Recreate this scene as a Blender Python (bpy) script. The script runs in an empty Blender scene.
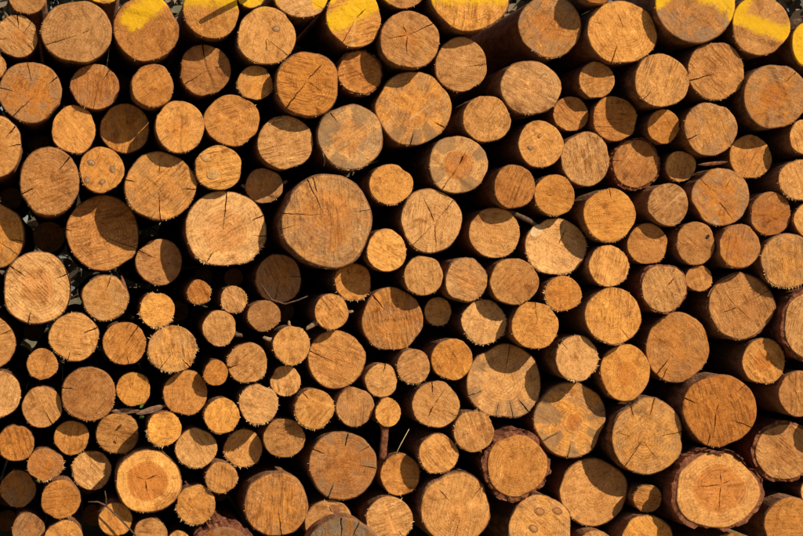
import bpy, bmesh, math, random
from mathutils import Vector, Matrix, noise as mn

S = bpy.context.scene
COL = S.collection
R = math.radians

# ------------------------------------------------------------------ camera, sky, sun, exposure
cam_data = bpy.data.cameras.new('camera')
cam_data.lens = 90.0
cam_data.sensor_width = 36.0
cam_data.clip_end = 500.0
cam_data.shift_y = 0.00498
cam = bpy.data.objects.new('camera', cam_data)
cam.location = (0.0, -6.6, 1.0801)
cam.rotation_euler = (R(90), 0.0, -0.16341)
COL.objects.link(cam)
S.camera = cam

SUN_AZ, SUN_EL = R(42), R(35)          # azimuth measured from the cut faces' normal (-Y) towards +X
to_sun = Vector((math.sin(SUN_AZ)*math.cos(SUN_EL), -math.cos(SUN_AZ)*math.cos(SUN_EL), math.sin(SUN_EL)))
world = bpy.data.worlds.new('World'); S.world = world; world.use_nodes = True
wn = world.node_tree
bg = wn.nodes['Background']
sky = wn.nodes.new('ShaderNodeTexSky'); sky.sky_type = 'NISHITA'; sky.sun_disc = False
sky.sun_elevation = SUN_EL
sky.sun_rotation = math.atan2(to_sun.x, to_sun.y)
wn.links.new(sky.outputs['Color'], bg.inputs['Color'])
bg.inputs['Strength'].default_value = 0.055
sun_data = bpy.data.lights.new('sun', 'SUN'); sun_data.energy = 5.0; sun_data.angle = R(0.5); sun_data.color = (1.0, 0.83, 0.60)
sun = bpy.data.objects.new('sun', sun_data); COL.objects.link(sun)
sun.rotation_euler = to_sun.to_track_quat('Z', 'Y').to_euler(); sun.location = (4, -6, 6)
S.view_settings.view_transform = 'Standard'; S.view_settings.look = 'None'
S.view_settings.exposure = 0.15; S.view_settings.gamma = 1.0; S.view_settings.use_curve_mapping = False

# ------------------------------------------------------------------ node helpers
class NT:
    def __init__(s, name):
        s.m = bpy.data.materials.new(name); s.m.use_nodes = True; s.t = s.m.node_tree; s.n = s.t.nodes
        s.b = s.n['Principled BSDF']
    def node(s, typ, ins=None, **props):
        n = s.n.new(typ)
        for k, v in props.items(): setattr(n, k, v)
        for k, v in (ins or {}).items(): s.put(n.inputs[k], v)
        return n
    def put(s, sock, v):
        if isinstance(v, bpy.types.NodeSocket): s.t.links.new(v, sock)
        else: sock.default_value = v
    def math(s, op, a, b=0.0, c=0.0, clamp=False):
        n = s.n.new('ShaderNodeMath'); n.operation = op; n.use_clamp = clamp
        for q, v in zip(n.inputs, (a, b, c)): s.put(q, v)
        return n.outputs[0]
    def noise(s, vec, scale, detail=3.0, rough=0.55, dist=0.0):
        n = s.node('ShaderNodeTexNoise', {'Vector': vec, 'Scale': scale, 'Detail': detail, 'Roughness': rough, 'Distortion': dist})
        return n.outputs['Fac']
    def rng(s, v, a, b, c=0.0, d=1.0, smooth=True):
        n = s.node('ShaderNodeMapRange', {'Value': v, 'From Min': a, 'From Max': b, 'To Min': c, 'To Max': d})
        n.clamp = True
        if smooth: n.interpolation_type = 'SMOOTHSTEP'
        return n.outputs[0]
    def mix(s, f, a, b, mode='MIX'):
        n = s.n.new('ShaderNodeMix'); n.data_type = 'RGBA'; n.blend_type = mode; n.clamp_factor = True
        s.put(n.inputs[0], f); s.put(n.inputs[6], a); s.put(n.inputs[7], b)
        return n.outputs[2]
    def scale(s, vec, sc):
        n = s.node('ShaderNodeVectorMath', {0: vec, 1: sc}, operation='MULTIPLY'); return n.outputs[0]
    def bump(s, h, dist, strength=1.0, normal=None):
        n = s.node('ShaderNodeBump', {'Height': h, 'Distance': dist, 'Strength': strength})
        if normal is not None: s.put(n.inputs['Normal'], normal)
        return n.outputs[0]

def wood_material():
    w = NT('cut_wood')
    info = w.node('ShaderNodeObjectInfo')
    sep = w.node('ShaderNodeSeparateColor', {0: info.outputs['Color']})
    tone, heart_r, heart_s = sep.outputs[0], sep.outputs[1], sep.outputs[2]
    grey = info.outputs['Alpha']; rnd = info.outputs['Random']
    cut = w.node('ShaderNodeAttribute', attribute_name='cut').outputs['Vector']
    pol = w.node('ShaderNodeAttribute', attribute_name='pol').outputs['Vector']
    paint = w.node('ShaderNodeAttribute', attribute_name='paint').outputs['Fac']
    streak = w.node('ShaderNodeAttribute', attribute_name='streak').outputs['Fac']
    # radius from the pith, warped
    pn = w.noise(cut, 14, 3)
    plen = w.node('ShaderNodeVectorMath', {0: pol}, operation='LENGTH').outputs['Value']
    rr = w.math('ADD', plen, w.math('MULTIPLY', w.math('SUBTRACT', pn, 0.5), 0.16))
    # tone: brown, saturated orange, golden, pale cream
    big = w.noise(cut, 9, 3, 0.6)
    t = w.math('ADD', tone, w.math('MULTIPLY', w.math('SUBTRACT', big, 0.5), 0.75), clamp=True)
    hue = w.math('FRACT', w.math('MULTIPLY', rnd, 7.31))
    dark = w.mix(hue, (0.44, 0.145, 0.020, 1), (0.35, 0.150, 0.045, 1))
    light = w.mix(hue, (0.75, 0.345, 0.062, 1), (0.78, 0.440, 0.165, 1))
    col = w.mix(t, dark, light)
    blot = w.noise(cut, 38, 4, 0.6, 0.6)
    col = w.mix(w.rng(blot, 0.48, 0.68, 0.0, 0.75), col, (0.66, 0.58, 0.50, 1), 'MULTIPLY')
    # heartwood
    edge = w.math('SUBTRACT', heart_r, rr)
    hm = w.math('MULTIPLY', w.rng(edge, -0.05, 0.05), heart_s)
    col = w.mix(hm, col, (0.50, 0.165, 0.024, 1))
    # growth rings and rays
    rn = w.noise(w.node('ShaderNodeCombineXYZ', {0: w.math('MULTIPLY', plen, 26.0), 1: w.math('MULTIPLY', rnd, 90.0)}).outputs[0], 1.0, 2, 0.7)
    ringn = w.node('ShaderNodeMath', operation='SINE'); w.put(ringn.inputs[0], w.math('ADD', w.math('MULTIPLY', rr, 80.0), w.math('MULTIPLY', rn, 6.0)))
    rings = w.math('MULTIPLY', w.rng(ringn.outputs[0], -0.3, 1.0), w.rng(w.noise(cut, 11, 2), 0.37, 0.62, 0.05, 0.55))
    col = w.mix(rings, col, (0.62, 0.52, 0.42, 1), 'MULTIPLY')
    ang = w.node('ShaderNodeVectorMath', {0: pol}, operation='NORMALIZE').outputs[0]
    ray = w.noise(w.node('ShaderNodeVectorMath', {0: ang, 1: w.scale(cut, (3, 3, 3))}, operation='ADD').outputs[0], 11.0, 5, 0.75)
    raym = w.math('MULTIPLY', w.rng(ray, 0.50, 0.70), w.rng(plen, 0.12, 0.6))
    col = w.mix(w.math('MULTIPLY', raym, 0.65), col, (0.60, 0.54, 0.50, 1), 'MULTIPLY')
    # weathered grey-brown patches, mostly towards the rim
    gn = w.noise(cut, 22, 4, 0.65)
    gm = w.math('MULTIPLY', w.rng(w.math('ADD', gn, w.math('MULTIPLY', plen, 0.16)), 0.47, 0.78), grey, clamp=True)
    col = w.mix(gm, col, (0.30, 0.205, 0.125, 1))
    # saw marks: streaks along one direction of the cut, in patches
    s1 = w.noise(w.scale(cut, (13, 150, 1)), 1.0, 3, 0.65, 0.35)
    s2 = w.noise(w.scale(cut, (40, 360, 1)), 1.0, 3, 0.65, 0.2)
    fz = w.noise(cut, 290, 3, 0.75)
    mid = w.noise(cut, 120, 5, 0.72)
    sm = w.math('MULTIPLY', w.rng(w.noise(cut, 20, 2), 0.38, 0.60, 0.25, 1.0), w.math('ADD', w.math('MULTIPLY', rnd, 0.8), 0.3), clamp=True)
    col = w.mix(w.math('MULTIPLY', w.rng(s1, 0.47, 0.64, 0.0, 0.95), sm), col, (0.52, 0.44, 0.38, 1), 'MULTIPLY')
    col = w.mix(w.math('MULTIPLY', w.rng(s2, 0.50, 0.68, 0.0, 0.80), sm), col, (1.40, 1.50, 1.70, 1), 'MULTIPLY')
    col = w.mix(w.rng(mid, 0.51, 0.67, 0.0, 0.66), col, (0.50, 0.40, 0.32, 1), 'MULTIPLY')
    col = w.mix(w.rng(fz, 0.55, 0.66, 0.0, 0.62), col, (1.50, 1.62, 1.85, 1), 'MULTIPLY')
    torn = w.math('MULTIPLY', w.rng(w.noise(cut, 27, 3, 0.7), 0.55, 0.66), w.rng(fz, 0.46, 0.56))
    col = w.mix(w.math('MULTIPLY', torn, 0.95), col, (1.35, 1.50, 1.80, 1), 'MULTIPLY')
    stain = w.rng(w.noise(cut, 17, 5, 0.7, 0.8), 0.53, 0.70)
    col = w.mix(w.math('MULTIPLY', stain, 0.95), col, (0.60, 0.50, 0.40, 1), 'MULTIPLY')
    pit = w.noise(cut, 165, 3, 0.6)
    col = w.mix(w.rng(pit, 0.62, 0.70, 0.0, 0.85), col, (0.30, 0.26, 0.24, 1), 'MULTIPLY')
    # cambium line at the rim
    col = w.mix(w.rng(plen, 0.955, 0.995, 0.0, 0.55), col, (0.20, 0.085, 0.03, 1))
    col = w.mix(w.math('MULTIPLY', streak, 0.38), col, (0.66, 0.45, 0.22, 1))
    # yellow marking paint sprayed on the pile
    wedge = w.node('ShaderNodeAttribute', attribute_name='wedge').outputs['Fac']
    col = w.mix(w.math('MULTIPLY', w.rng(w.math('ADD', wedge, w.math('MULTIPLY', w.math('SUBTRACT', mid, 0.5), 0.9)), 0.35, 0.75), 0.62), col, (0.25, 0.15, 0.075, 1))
    pm = w.rng(w.math('ADD', paint, w.math('MULTIPLY', w.math('SUBTRACT', w.math('ADD', w.math('MULTIPLY', blot, 0.7), w.math('MULTIPLY', mid, 0.6)), 0.65), 1.9)), 0.22, 0.85, 0.0, 0.92)
    col = w.mix(pm, col, (0.76, 0.44, 0.008, 1))
    w.put(w.b.inputs['Base Color'], col)
    w.put(w.b.inputs['Roughness'], 0.8); w.put(w.b.inputs['Specular IOR Level'], 0.22)
    h = w.math('ADD', w.math('MULTIPLY', w.math('ADD', s1, w.math('MULTIPLY', s2, 0.6)), sm), w.math('ADD', w.math('MULTIPLY', fz, 0.45), w.math('MULTIPLY', mid, 0.55)))
    w.put(w.b.inputs['Normal'], w.bump(h, 0.0031, 1.0))
    return w.m

def bark_material():
    w = NT('bark')
    info = w.node('ShaderNodeObjectInfo'); rnd = info.outputs['Random']
    co = w.node('ShaderNodeTexCoord').outputs['Object']
    v = w.scale(co, (1.0, 0.28, 1.0))
    n1 = w.noise(v, 38, 5, 0.65); n2 = w.noise(v, 160, 4, 0.6)
    base = w.mix(rnd, (0.13, 0.066, 0.034, 1), (0.25, 0.115, 0.05, 1))
    col = w.mix(w.rng(n1, 0.42, 0.62), base, (0.30, 0.155, 0.085, 1))
    col = w.mix(w.rng(n2, 0.50, 0.75, 0, 0.8), col, (0.045, 0.026, 0.018, 1))
    col = w.mix(w.rng(w.noise(v, 16, 4, 0.6), 0.60, 0.72, 0, 0.5), col, (0.24, 0.19, 0.15, 1))
    w.put(w.b.inputs['Base Color'], col); w.put(w.b.inputs['Roughness'], 0.9); w.put(w.b.inputs['Specular IOR Level'], 0.2)
    h = w.math('ADD', n1, w.math('MULTIPLY', n2, 0.5))
    w.put(w.b.inputs['Normal'], w.bump(h, 0.010, 1.0))
    return w.m

def red_bark_material():
    w = NT('scaly_red_bark')
    co = w.node('ShaderNodeTexCoord').outputs['Object']
    n1 = w.noise(co, 55, 5, 0.65); n2 = w.noise(co, 240, 4, 0.6)
    col = w.mix(w.rng(n1, 0.38, 0.65), (0.14, 0.05, 0.026, 1), (0.30, 0.115, 0.06, 1))
    col = w.mix(w.rng(n2, 0.50, 0.75, 0, 0.7), col, (0.07, 0.028, 0.018, 1))
    col = w.mix(w.rng(w.noise(co, 90, 3), 0.62, 0.75, 0, 0.6), col, (0.36, 0.25, 0.18, 1))
    w.put(w.b.inputs['Base Color'], col); w.put(w.b.inputs['Roughness'], 0.9); w.put(w.b.inputs['Specular IOR Level'], 0.2)
    w.put(w.b.inputs['Normal'], w.bump(w.math('ADD', n1, n2), 0.004, 1.0))
    return w.m

def plain(name, a, b, scale, rough=0.85, dist=0.001, stretch=(1, 1, 1)):
    w = NT(name)
    co = w.scale(w.node('ShaderNodeTexCoord').outputs['Object'], stretch)
    n = w.noise(co, scale, 4, 0.6)
    w.put(w.b.inputs['Base Color'], w.mix(w.rng(n, 0.35, 0.68), (*a, 1), (*b, 1)))
    w.put(w.b.inputs['Roughness'], rough); w.put(w.b.inputs['Specular IOR Level'], 0.25)
    w.put(w.b.inputs['Normal'], w.bump(n, dist, 1.0))
    return w.m

WOOD = wood_material(); BARK = bark_material(); REDBARK = red_bark_material()
SPLINTER = plain('raw_splinters', (0.55, 0.33, 0.13), (0.78, 0.58, 0.34), 90)
KNOT = {'g': plain('grey_knot', (0.30, 0.16, 0.07), (0.44, 0.25, 0.11), 140),
        'o': plain('orange_knot', (0.36, 0.15, 0.04), (0.50, 0.24, 0.08), 120),
        'p': plain('pale_knot', (0.44, 0.23, 0.085), (0.58, 0.34, 0.14), 110),
        'w': plain('whitish_knot', (0.56, 0.36, 0.17), (0.68, 0.48, 0.28), 90),
        'd': plain('dark_hole', (0.02, 0.012, 0.008), (0.04, 0.022, 0.014), 90),
        'r': plain('reddish_knot', (0.20, 0.075, 0.03), (0.30, 0.12, 0.045), 120)}
KNOTRING = plain('knot_ring', (0.15, 0.075, 0.038), (0.26, 0.135, 0.06), 220)
TWIG = plain('dry_twig', (0.065, 0.038, 0.024), (0.15, 0.095, 0.062), 120)
STUB = plain('broken_branch', (0.20, 0.125, 0.075), (0.36, 0.25, 0.155), 120)
LEAF = plain('green_leaf', (0.05, 0.10, 0.02), (0.09, 0.16, 0.03), 60)
DRYLEAF = plain('dry_leaf', (0.17, 0.085, 0.045), (0.29, 0.19, 0.13), 60)
STRAW = plain('straw', (0.48, 0.36, 0.19), (0.62, 0.50, 0.30), 60)

# ------------------------------------------------------------------ object helpers
def link(name, verts, faces, mat, parent=None, smooth=True):
    me = bpy.data.meshes.new(name); me.from_pydata(verts, [], faces); me.update()
    if smooth: me.polygons.foreach_set('use_smooth', [True]*len(me.polygons))
    me.materials.append(mat)
    o = bpy.data.objects.new(name, me); COL.objects.link(o)
    if parent: o.parent = parent
    return o

def tag(o, label, cat, group=None):
    o['label'] = label; o['category'] = cat
    if group: o['group'] = group
    return o

def tube_mesh(pts, rads, seg=7, cap=True):
    vs, fs = [], []
    for i, p in enumerate(pts):
        p = Vector(p)
        d = (Vector(pts[min(i+1, len(pts)-1)]) - Vector(pts[max(i-1, 0)])).normalized()
        a = d.cross(Vector((0.31, 0.17, 0.93))).normalized(); b = d.cross(a)
        for k in range(seg):
            q = 2*math.pi*k/seg
            vs.append(p + (a*math.cos(q) + b*math.sin(q))*rads[i])
    for i in range(len(pts)-1):
        for k in range(seg):
            k2 = (k+1) % seg
            fs.append((i*seg+k, i*seg+k2, (i+1)*seg+k2, (i+1)*seg+k))
    if cap:
        fs.append(tuple(range(seg))[::-1]); fs.append(tuple((len(pts)-1)*seg+k for k in range(seg)))
    return vs, fs

# ------------------------------------------------------------------ the setting: forest floor
def build_ground():
    w = NT('forest_floor')
    co = w.node('ShaderNodeTexCoord').outputs['Object']
    n1 = w.noise(co, 1.3, 5, 0.6); n2 = w.noise(co, 28, 5, 0.7)
    col = w.mix(w.rng(n1, 0.4, 0.6), (0.30, 0.205, 0.105, 1), (0.22, 0.18, 0.075, 1))
    col = w.mix(w.rng(n2, 0.45, 0.7), col, (0.36, 0.25, 0.13, 1))
    w.put(w.b.inputs['Base Color'], col); w.put(w.b.inputs['Roughness'], 0.95)
    w.put(w.b.inputs['Normal'], w.bump(n2, 0.03, 1.0))
    xs = [-60, -30, -15, -8, -5] + [-4+0.25*i for i in range(45)] + [9, 13, 20, 35, 60]
    ys = [-30, -15, -9, -6] + [-5+0.25*i for i in range(60)] + [12, 16, 24, 40, 70]
    vs, fs = [], []
    for y in ys:
        for x in xs:
            far = max(0.0, min(1.0, (y-3.0)/3.0))
            h = 0.05*mn.noise((x*0.9, y*0.9, 2.0)) + 0.02*mn.noise((x*4, y*4, 5.0))
            keep = 0.0 if (-1.2 < y < 2.6 and -1.0 < x < 3.4) else 1.0
            vs.append((x, y, -0.002 + (min(h, 0.03)*keep if y < 3 else h + 0.25*far)))
    nx = len(xs)
    for j in range(len(ys)-1):
        for i in range(nx-1):
            fs.append((j*nx+i, j*nx+i+1, (j+1)*nx+i+1, (j+1)*nx+i))
    o = link('ground', vs, fs, w.m); o['kind'] = 'structure'
    o['label'] = 'forest floor of earth and dry leaves under the pile'
build_ground()

def build_undergrowth():
    rg = random.Random(5)
    vs, fs = [], []
    for k in range(96000):
        if k < 70000:
            x = rg.uniform(-4.5, 6.0); y = rg.uniform(5.0, 8.0); top = 5.2 + 0.6*mn.noise((x*0.8, y*0.5, 1.0)); l = rg.uniform(0.04, 0.085)
        else:                                      # brush growing right behind the stack
            x = rg.uniform(-2.4, 4.6); y = rg.uniform(2.3, 3.4); top = 2.2 + 0.5*mn.noise((x*1.1, y*0.5, 3.0)); l = rg.uniform(0.03, 0.065)
            if -0.55 < x < 0.12 and rg.random() < 0.93: continue
        z = 0.02 + top*rg.random()**0.9
        a = Vector((rg.gauss(0, 1), rg.gauss(0, 1), rg.gauss(0, 0.7))).normalized()
        b = a.cross(Vector((rg.gauss(0, 1), rg.gauss(0, 1), rg.gauss(0, 1)))).normalized()
        wd = l*0.5; c = Vector((x, y, z)); n = len(vs)
        vs += [c-a*l, c-a*l*0.2+b*wd, c+a*l*0.35+b*wd*0.7, c+a*l, c+a*l*0.35-b*wd*0.7, c-a*l*0.2-b*wd]; fs.append(tuple(range(n, n+6)))
    w = NT('undergrowth_leaves')
    co = w.node('ShaderNodeTexCoord').outputs['Object']
    n1 = w.noise(co, 5, 3)
    w.put(w.b.inputs['Base Color'], w.mix(w.rng(n1, 0.4, 0.6), (0.085, 0.085, 0.045, 1), (0.20, 0.15, 0.11, 1)))
    w.put(w.b.inputs['Roughness'], 0.8)
    o = link('undergrowth', vs, fs, w.m, smooth=False); o['kind'] = 'stuff'
    tag(o, 'dry grey-green undergrowth glimpsed through gaps behind the pile', 'undergrowth')
build_undergrowth()

# ------------------------------------------------------------------ the logs
# label, centre x, centre height, half width, half height, recess of the cut face (all metres), look
LOGS = [
    ('medium orange log left of the wide oval log near the upper-left corner', -0.1713, 1.8459, 0.0686, 0.0698, 0.0299, {'grey': 0.3, 'heart': (0.4, 0.6), 'cr': [(90, 0.4, 1), (45, 0.35, 1), (320, 0.5, 1), (190, 0.5, 1)], 'grow': 0.0006}),
    ('wide oval log near the upper-left corner with one crack running lower left', 0.0205, 1.8596, 0.1146, 0.1028, -0.0022, {'tone': 0.45, 'cr': [(203, 0.05, 0.95), (20, 0.02, 0.35)], 'saw': 70, 'grow': 0}),
    ('log with a diagonal yellow spray stroke beside the wide oval corner log', 0.2433, 1.8769, 0.1063, 0.1105, 0.0038, {'tone': 0.35, 'grow': 0.0003}),
    ('log cut by the top edge above the upper-left corner logs', -0.1389, 1.9797, 0.0638, 0.0649, 0.0069, {'grow': 0.0006}),
    ('sliver of a yellow-painted log at the top edge above the wide oval log', 0.1046, 2.0167, 0.0613, 0.062, 0.0224, {'grow': 0.0046}),
    ('large orange log shadowed at its top just below the yellow log with the shadow bar', 0.4398, 1.7496, 0.0847, 0.0866, 0.0704, {'cr': [(215, 0.2, 1), (95, 0.5, 1), (15, 0.4, 0.8)], 'grow': 0.0039}),
    ('log whose yellow painted top is crossed by a dark shadow bar', 0.4559, 1.9387, 0.0933, 0.0935, -0.0033, {'grow': 0}),
    ('greyish log with a dark heart and four radial cracks near the left edge', -0.1294, 1.6632, 0.1012, 0.0996, 0.0121, {'grey': 0.5, 'heart': (0.42, 0.7), 'cr': [(235, 0.1, 1), (95, 0.4, 1), (172, 0.55, 1), (30, 0.6, 0.95)], 'grow': 0}),
    ('small log sliver at the left edge between two greyish cracked logs', -0.2408, 1.746, 0.0351, 0.041, 0.0164, {'grow': 0}),
    ('medium orange log to the upper left of the log almost wholly in shadow', 0.079, 1.6884, 0.0813, 0.0757, 0.0612, {'grey': 0.3, 'cr': [(265, 0.2, 1), (50, 0.4, 0.9)], 'saw': 85, 'grow': 0}),
    ('medium brown-orange log just below the log with the diagonal yellow stroke', 0.2632, 1.6877, 0.0704, 0.0725, -0.0032, {'tone': 0.4, 'bark': 0.04, 'grow': 0}),
    ('medium golden log shadowed at its top left of the log almost wholly in shadow', 0.0105, 1.5475, 0.0722, 0.0813, 0.0671, {'tone': 0.6, 'grow': 0}),
    ('log almost wholly in shadow with only a sunlit sliver at its left side', 0.1782, 1.5567, 0.0828, 0.0835, 0.1211, {'grey': 0.3, 'grow': 0}),
    ('large pale log just above the large log with the crack straight down', 0.3536, 1.5576, 0.0812, 0.0881, 0.0159, {'tone': 0.7, 'grey': 0.2, 'heart': (0.4, 0.5), 'grow': 0}),
    ('log cut by the left edge below the greyish dark-hearted log', -0.2408, 1.4875, 0.0845, 0.1027, 0.0175, {'cr': [(5, 0.5, 1), (45, 0.5, 1)], 'grow': 0.0048}),
    ('large orange log just above the pale broad-knot log', 0.5272, 1.5811, 0.0931, 0.0865, 0.0387, {'tone': 0.55, 'saw': 20, 'grow': 0}),
    ('pale round log with a single dark knot above its centre', 0.6373, 1.8594, 0.098, 0.0978, 0.0035, {'tone': 0.65, 'cr': [(318, 0.1, 0.9), (270, 0.1, 0.5)], 'knots': [(0.35, 0.25, 0.11, 'g')], 'fringe': 1, 'grow': 0}),
    ('yellow painted log tip poking down at the top edge beside the single-knot log', 0.5861, 2.0064, 0.0511, 0.0579, -0.0026, {'grow': 0}),
    ('log cut by the top edge between yellow tip and yellow banded log', 0.7538, 2.0015, 0.0918, 0.0812, 0.0129, {'tone': 0.6, 'grow': 0}),
    ('log with a yellow sprayed band and pale streaks running down from it', 0.9302, 1.9259, 0.0945, 0.1002, 0.0108, {'tone': 0.6, 'cr': [(245, 0.1, 1), (40, 0.05, 0.5)], 'streak': 262, 'grow': 0}),
    ('small golden log left of the diagonally cracked large log', 0.6032, 1.707, 0.0608, 0.0573, 0.0377, {'tone': 0.6, 'grey': 0.3, 'fringe': 1, 'grow': 0}),
    ('large log with one fine crack crossing it diagonally through the pith', 0.7726, 1.7004, 0.1076, 0.1103, -0.0134, {'tone': 0.5, 'cr': [(228, 0.02, 0.95), (52, 0.05, 0.75), (325, 0.1, 0.6)], 'bark': 0.03, 'grow': 0}),
    ('log with a crescent of reddish bark along its right side below the yellow banded log', 0.956, 1.7488, 0.0785, 0.0778, 0.0563, {'tone': 0.45, 'bark': 0.07, 'grow': 0}),
    ('large orange log with a darker heart just above the large log with the pale streak', 1.1142, 1.8541, 0.102, 0.0972, -0.0105, {'tone': 0.5, 'grey': 0.2, 'heart': (0.3, 0.5), 'cr': [(35, 0.3, 0.9), (262, 0.1, 0.6), (180, 0.3, 0.8), (110, 0.1, 0.5)], 'grow': 0}),
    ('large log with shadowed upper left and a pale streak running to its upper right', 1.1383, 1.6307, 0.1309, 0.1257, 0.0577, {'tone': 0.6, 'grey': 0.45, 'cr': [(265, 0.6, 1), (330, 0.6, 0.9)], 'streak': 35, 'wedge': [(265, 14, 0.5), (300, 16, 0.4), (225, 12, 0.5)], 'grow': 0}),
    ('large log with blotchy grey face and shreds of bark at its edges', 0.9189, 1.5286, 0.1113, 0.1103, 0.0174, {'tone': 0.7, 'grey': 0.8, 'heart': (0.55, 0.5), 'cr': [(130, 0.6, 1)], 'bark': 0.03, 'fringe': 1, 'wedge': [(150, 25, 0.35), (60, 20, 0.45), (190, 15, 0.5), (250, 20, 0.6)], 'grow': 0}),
    ('large golden log to the upper right of the small wholly shadowed log', 0.7036, 1.5105, 0.0945, 0.0907, 0.0397, {'tone': 0.6, 'grow': 0}),
    ('log arc cut by the top edge above the star-cracked round log', 1.0978, 2.0291, 0.0829, 0.0682, 0.0158, {'grow': 0}),
    ('wide log at the top edge with yellow paint fading into its upper face', 1.3185, 2.0011, 0.1393, 0.1162, -0.0018, {'tone': 0.65, 'bark': 0.04, 'grow': 0}),
    ('greyish rough-sawn log with an orange torn patch beside the wide yellow-topped log', 1.6106, 1.9179, 0.1108, 0.108, 0.063, {'tone': 0.5, 'grey': 0.6, 'heart': (0.5, 0.6), 'fringe': 1, 'saw': 60, 'grow': 0.0025}),
    ('orange log with one crack running straight to its right edge', 1.3008, 1.7806, 0.0909, 0.0927, 0.0537, {'tone': 0.45, 'cr': [(2, 0.2, 1)], 'grow': 0}),
    ('large orange log with one crack just above the faint two-knot log', 1.531, 1.7021, 0.1072, 0.0927, 0.0105, {'tone': 0.55, 'grey': 0.2, 'heart': (0.35, 0.3), 'cr': [(45, 0.5, 0.8)], 'grow': 0}),
    ('medium golden log to the upper right of the grey-ringed orange-hearted log', 1.3808, 1.5948, 0.0833, 0.0799, 0.0126, {'tone': 0.6, 'saw': 60, 'grow': 0}),
    ('small orange log to the lower left of the large pale orange log at the top', 1.7809, 1.7385, 0.0646, 0.0645, 0.0868, {'grow': 0}),
    ('small shaded log to the upper right of the faint two-knot log', 1.7025, 1.6259, 0.0645, 0.0609, 0.1367, {'grow': 0}),
    ('large pale orange log at the top touching the wide brownish yellow-topped log', 1.8572, 1.8986, 0.1297, 0.1086, 0.0385, {'tone': 0.75, 'heart': (0.8, -0.5), 'cr': [(250, 0.5, 1), (110, 0.2, 0.6)], 'grow': 0}),
    ('pale log with two faint knots on its face, below middle of top', 1.5681, 1.5125, 0.0799, 0.0814, 0.0142, {'tone': 0.65, 'knots': [(-0.45, -0.15, 0.1, 'g'), (-0.05, 0.35, 0.08, 'o')], 'grow': 0.0001}),
    ('medium orange log to the upper left of the notched thick-rimmed log', 1.8468, 1.6074, 0.0801, 0.0794, 0.0911, {'grow': 0}),
    ('thin log arc at the top edge above the greyish torn-patch log', 1.7579, 2.043, 0.0614, 0.0596, -0.0302, {'grow': 0}),
    ('wide brownish log with yellow paint over its top right', 2.1065, 1.9971, 0.1416, 0.1363, 0.003, {'tone': 0.35, 'grey': 0.75, 'saw': 130, 'grow': 0}),
    ('round log with a yellow band slanting across its middle', 2.3422, 1.9278, 0.1035, 0.1043, 0.0114, {'tone': 0.45, 'grow': 0}),
    ('large golden log to the lower right of the large pale orange log at the top', 1.986, 1.7324, 0.0975, 0.0925, -0.0004, {'tone': 0.6, 'grey': 0.2, 'cr': [(225, 0.5, 0.9)], 'saw': 70, 'grow': 0}),
    ('large orange log with one crack just below the wide brownish log with yellow top', 2.1903, 1.7718, 0.1045, 0.1022, 0.0355, {'tone': 0.45, 'grey': 0.15, 'cr': [(200, 0.1, 0.95)], 'fringe': 1, 'grow': 0}),
    ('large greyish log with a round dark heart near the upper-right corner', 2.3936, 1.6844, 0.1169, 0.1118, 0.0044, {'tone': 0.45, 'grey': 0.55, 'heart': (0.42, 0.9), 'cr': [(50, 0.5, 1)], 'grow': 0}),
    ('yellow sprayed log cut by the right edge', 2.5263, 1.864, 0.0726, 0.0875, 0.0089, {'grow': 0.0077}),
    ('small orange log to the upper right of the notched thick-rimmed log', 2.0178, 1.5824, 0.0586, 0.06, 0.0829, {'grow': 0}),
    ('large greyish log with one crack just above the large dull brown log', 2.173, 1.5727, 0.0961, 0.0924, 0.0423, {'tone': 0.5, 'grey': 0.4, 'heart': (0.5, -0.3), 'cr': [(205, 0.5, 1)], 'grow': 0}),
    ('small orange log to the lower right of the dark-hearted log near the upper-right corner', 2.5036, 1.5459, 0.0611, 0.0619, 0.0065, {'grow': 0}),
    ('medium orange log to the upper right of the large dull brown log', 2.3311, 1.4797, 0.078, 0.0783, 0.0848, {'tone': 0.5, 'grow': 0.0021}),
    ('tall oval orange-brown log near the left edge with cracks at two sides', -0.0683, 1.3736, 0.0964, 0.1142, -0.0005, {'tone': 0.4, 'heart': (0.6, 0.3), 'cr': [(50, 0.5, 1), (205, 0.5, 1)], 'grow': 0}),
    ('small log end showing four dark knots', 0.1, 1.4164, 0.0745, 0.077, 0.0778, {'tone': 0.6, 'knots': [(-0.42, 0.32, 0.14, 'g'), (0.5, 0.03, 0.13, 'g'), (-0.62, -0.42, 0.13, 'g'), (0.05, -0.5, 0.12, 'g')], 'nocr': 1, 'grow': 0}),
    ('large log with a round shadow on top and a crack running straight down', 0.2917, 1.3645, 0.1183, 0.1141, 0.0574, {'tone': 0.6, 'grey': 0.3, 'cr': [(270, 0.1, 1), (355, 0.6, 1), (170, 0.7, 1), (90, 0.4, 0.7)], 'fringe': 1, 'grow': 0}),
    ('large log half covered by deep shadow, sunlit only at its lower left', 0.1065, 1.2102, 0.1203, 0.1284, 0.161, {'tone': 0.45, 'cr': [(335, 0.2, 1), (175, 0.8, 1)], 'tilt': 0.09, 'grow': 0}),
    ('cracked log cut by the left edge beside the large half-shadowed log', -0.2504, 1.1988, 0.1005, 0.1123, 0.0951, {'grey': 0.3, 'cr': [(322, 0.2, 1), (350, 0.5, 0.9)], 'grow': 0}),
    ('medium shaded log with one crack to the lower right of the large half-shadowed log', 0.2921, 1.1136, 0.0784, 0.0789, 0.1578, {'tone': 0.4, 'cr': [(150, 0.3, 1)], 'tilt': 0.09, 'grow': 0.0035}),
    ('pale irregular log with a broad smooth knot low on its face', 0.4821, 1.4242, 0.0808, 0.0741, 0.0419, {'tone': 0.75, 'knots': [(-0.22, -0.3, 0.2, 'p'), (-0.55, 0.45, 0.14, 'p')], 'nocr': 1, 'grow': 0}),
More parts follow.
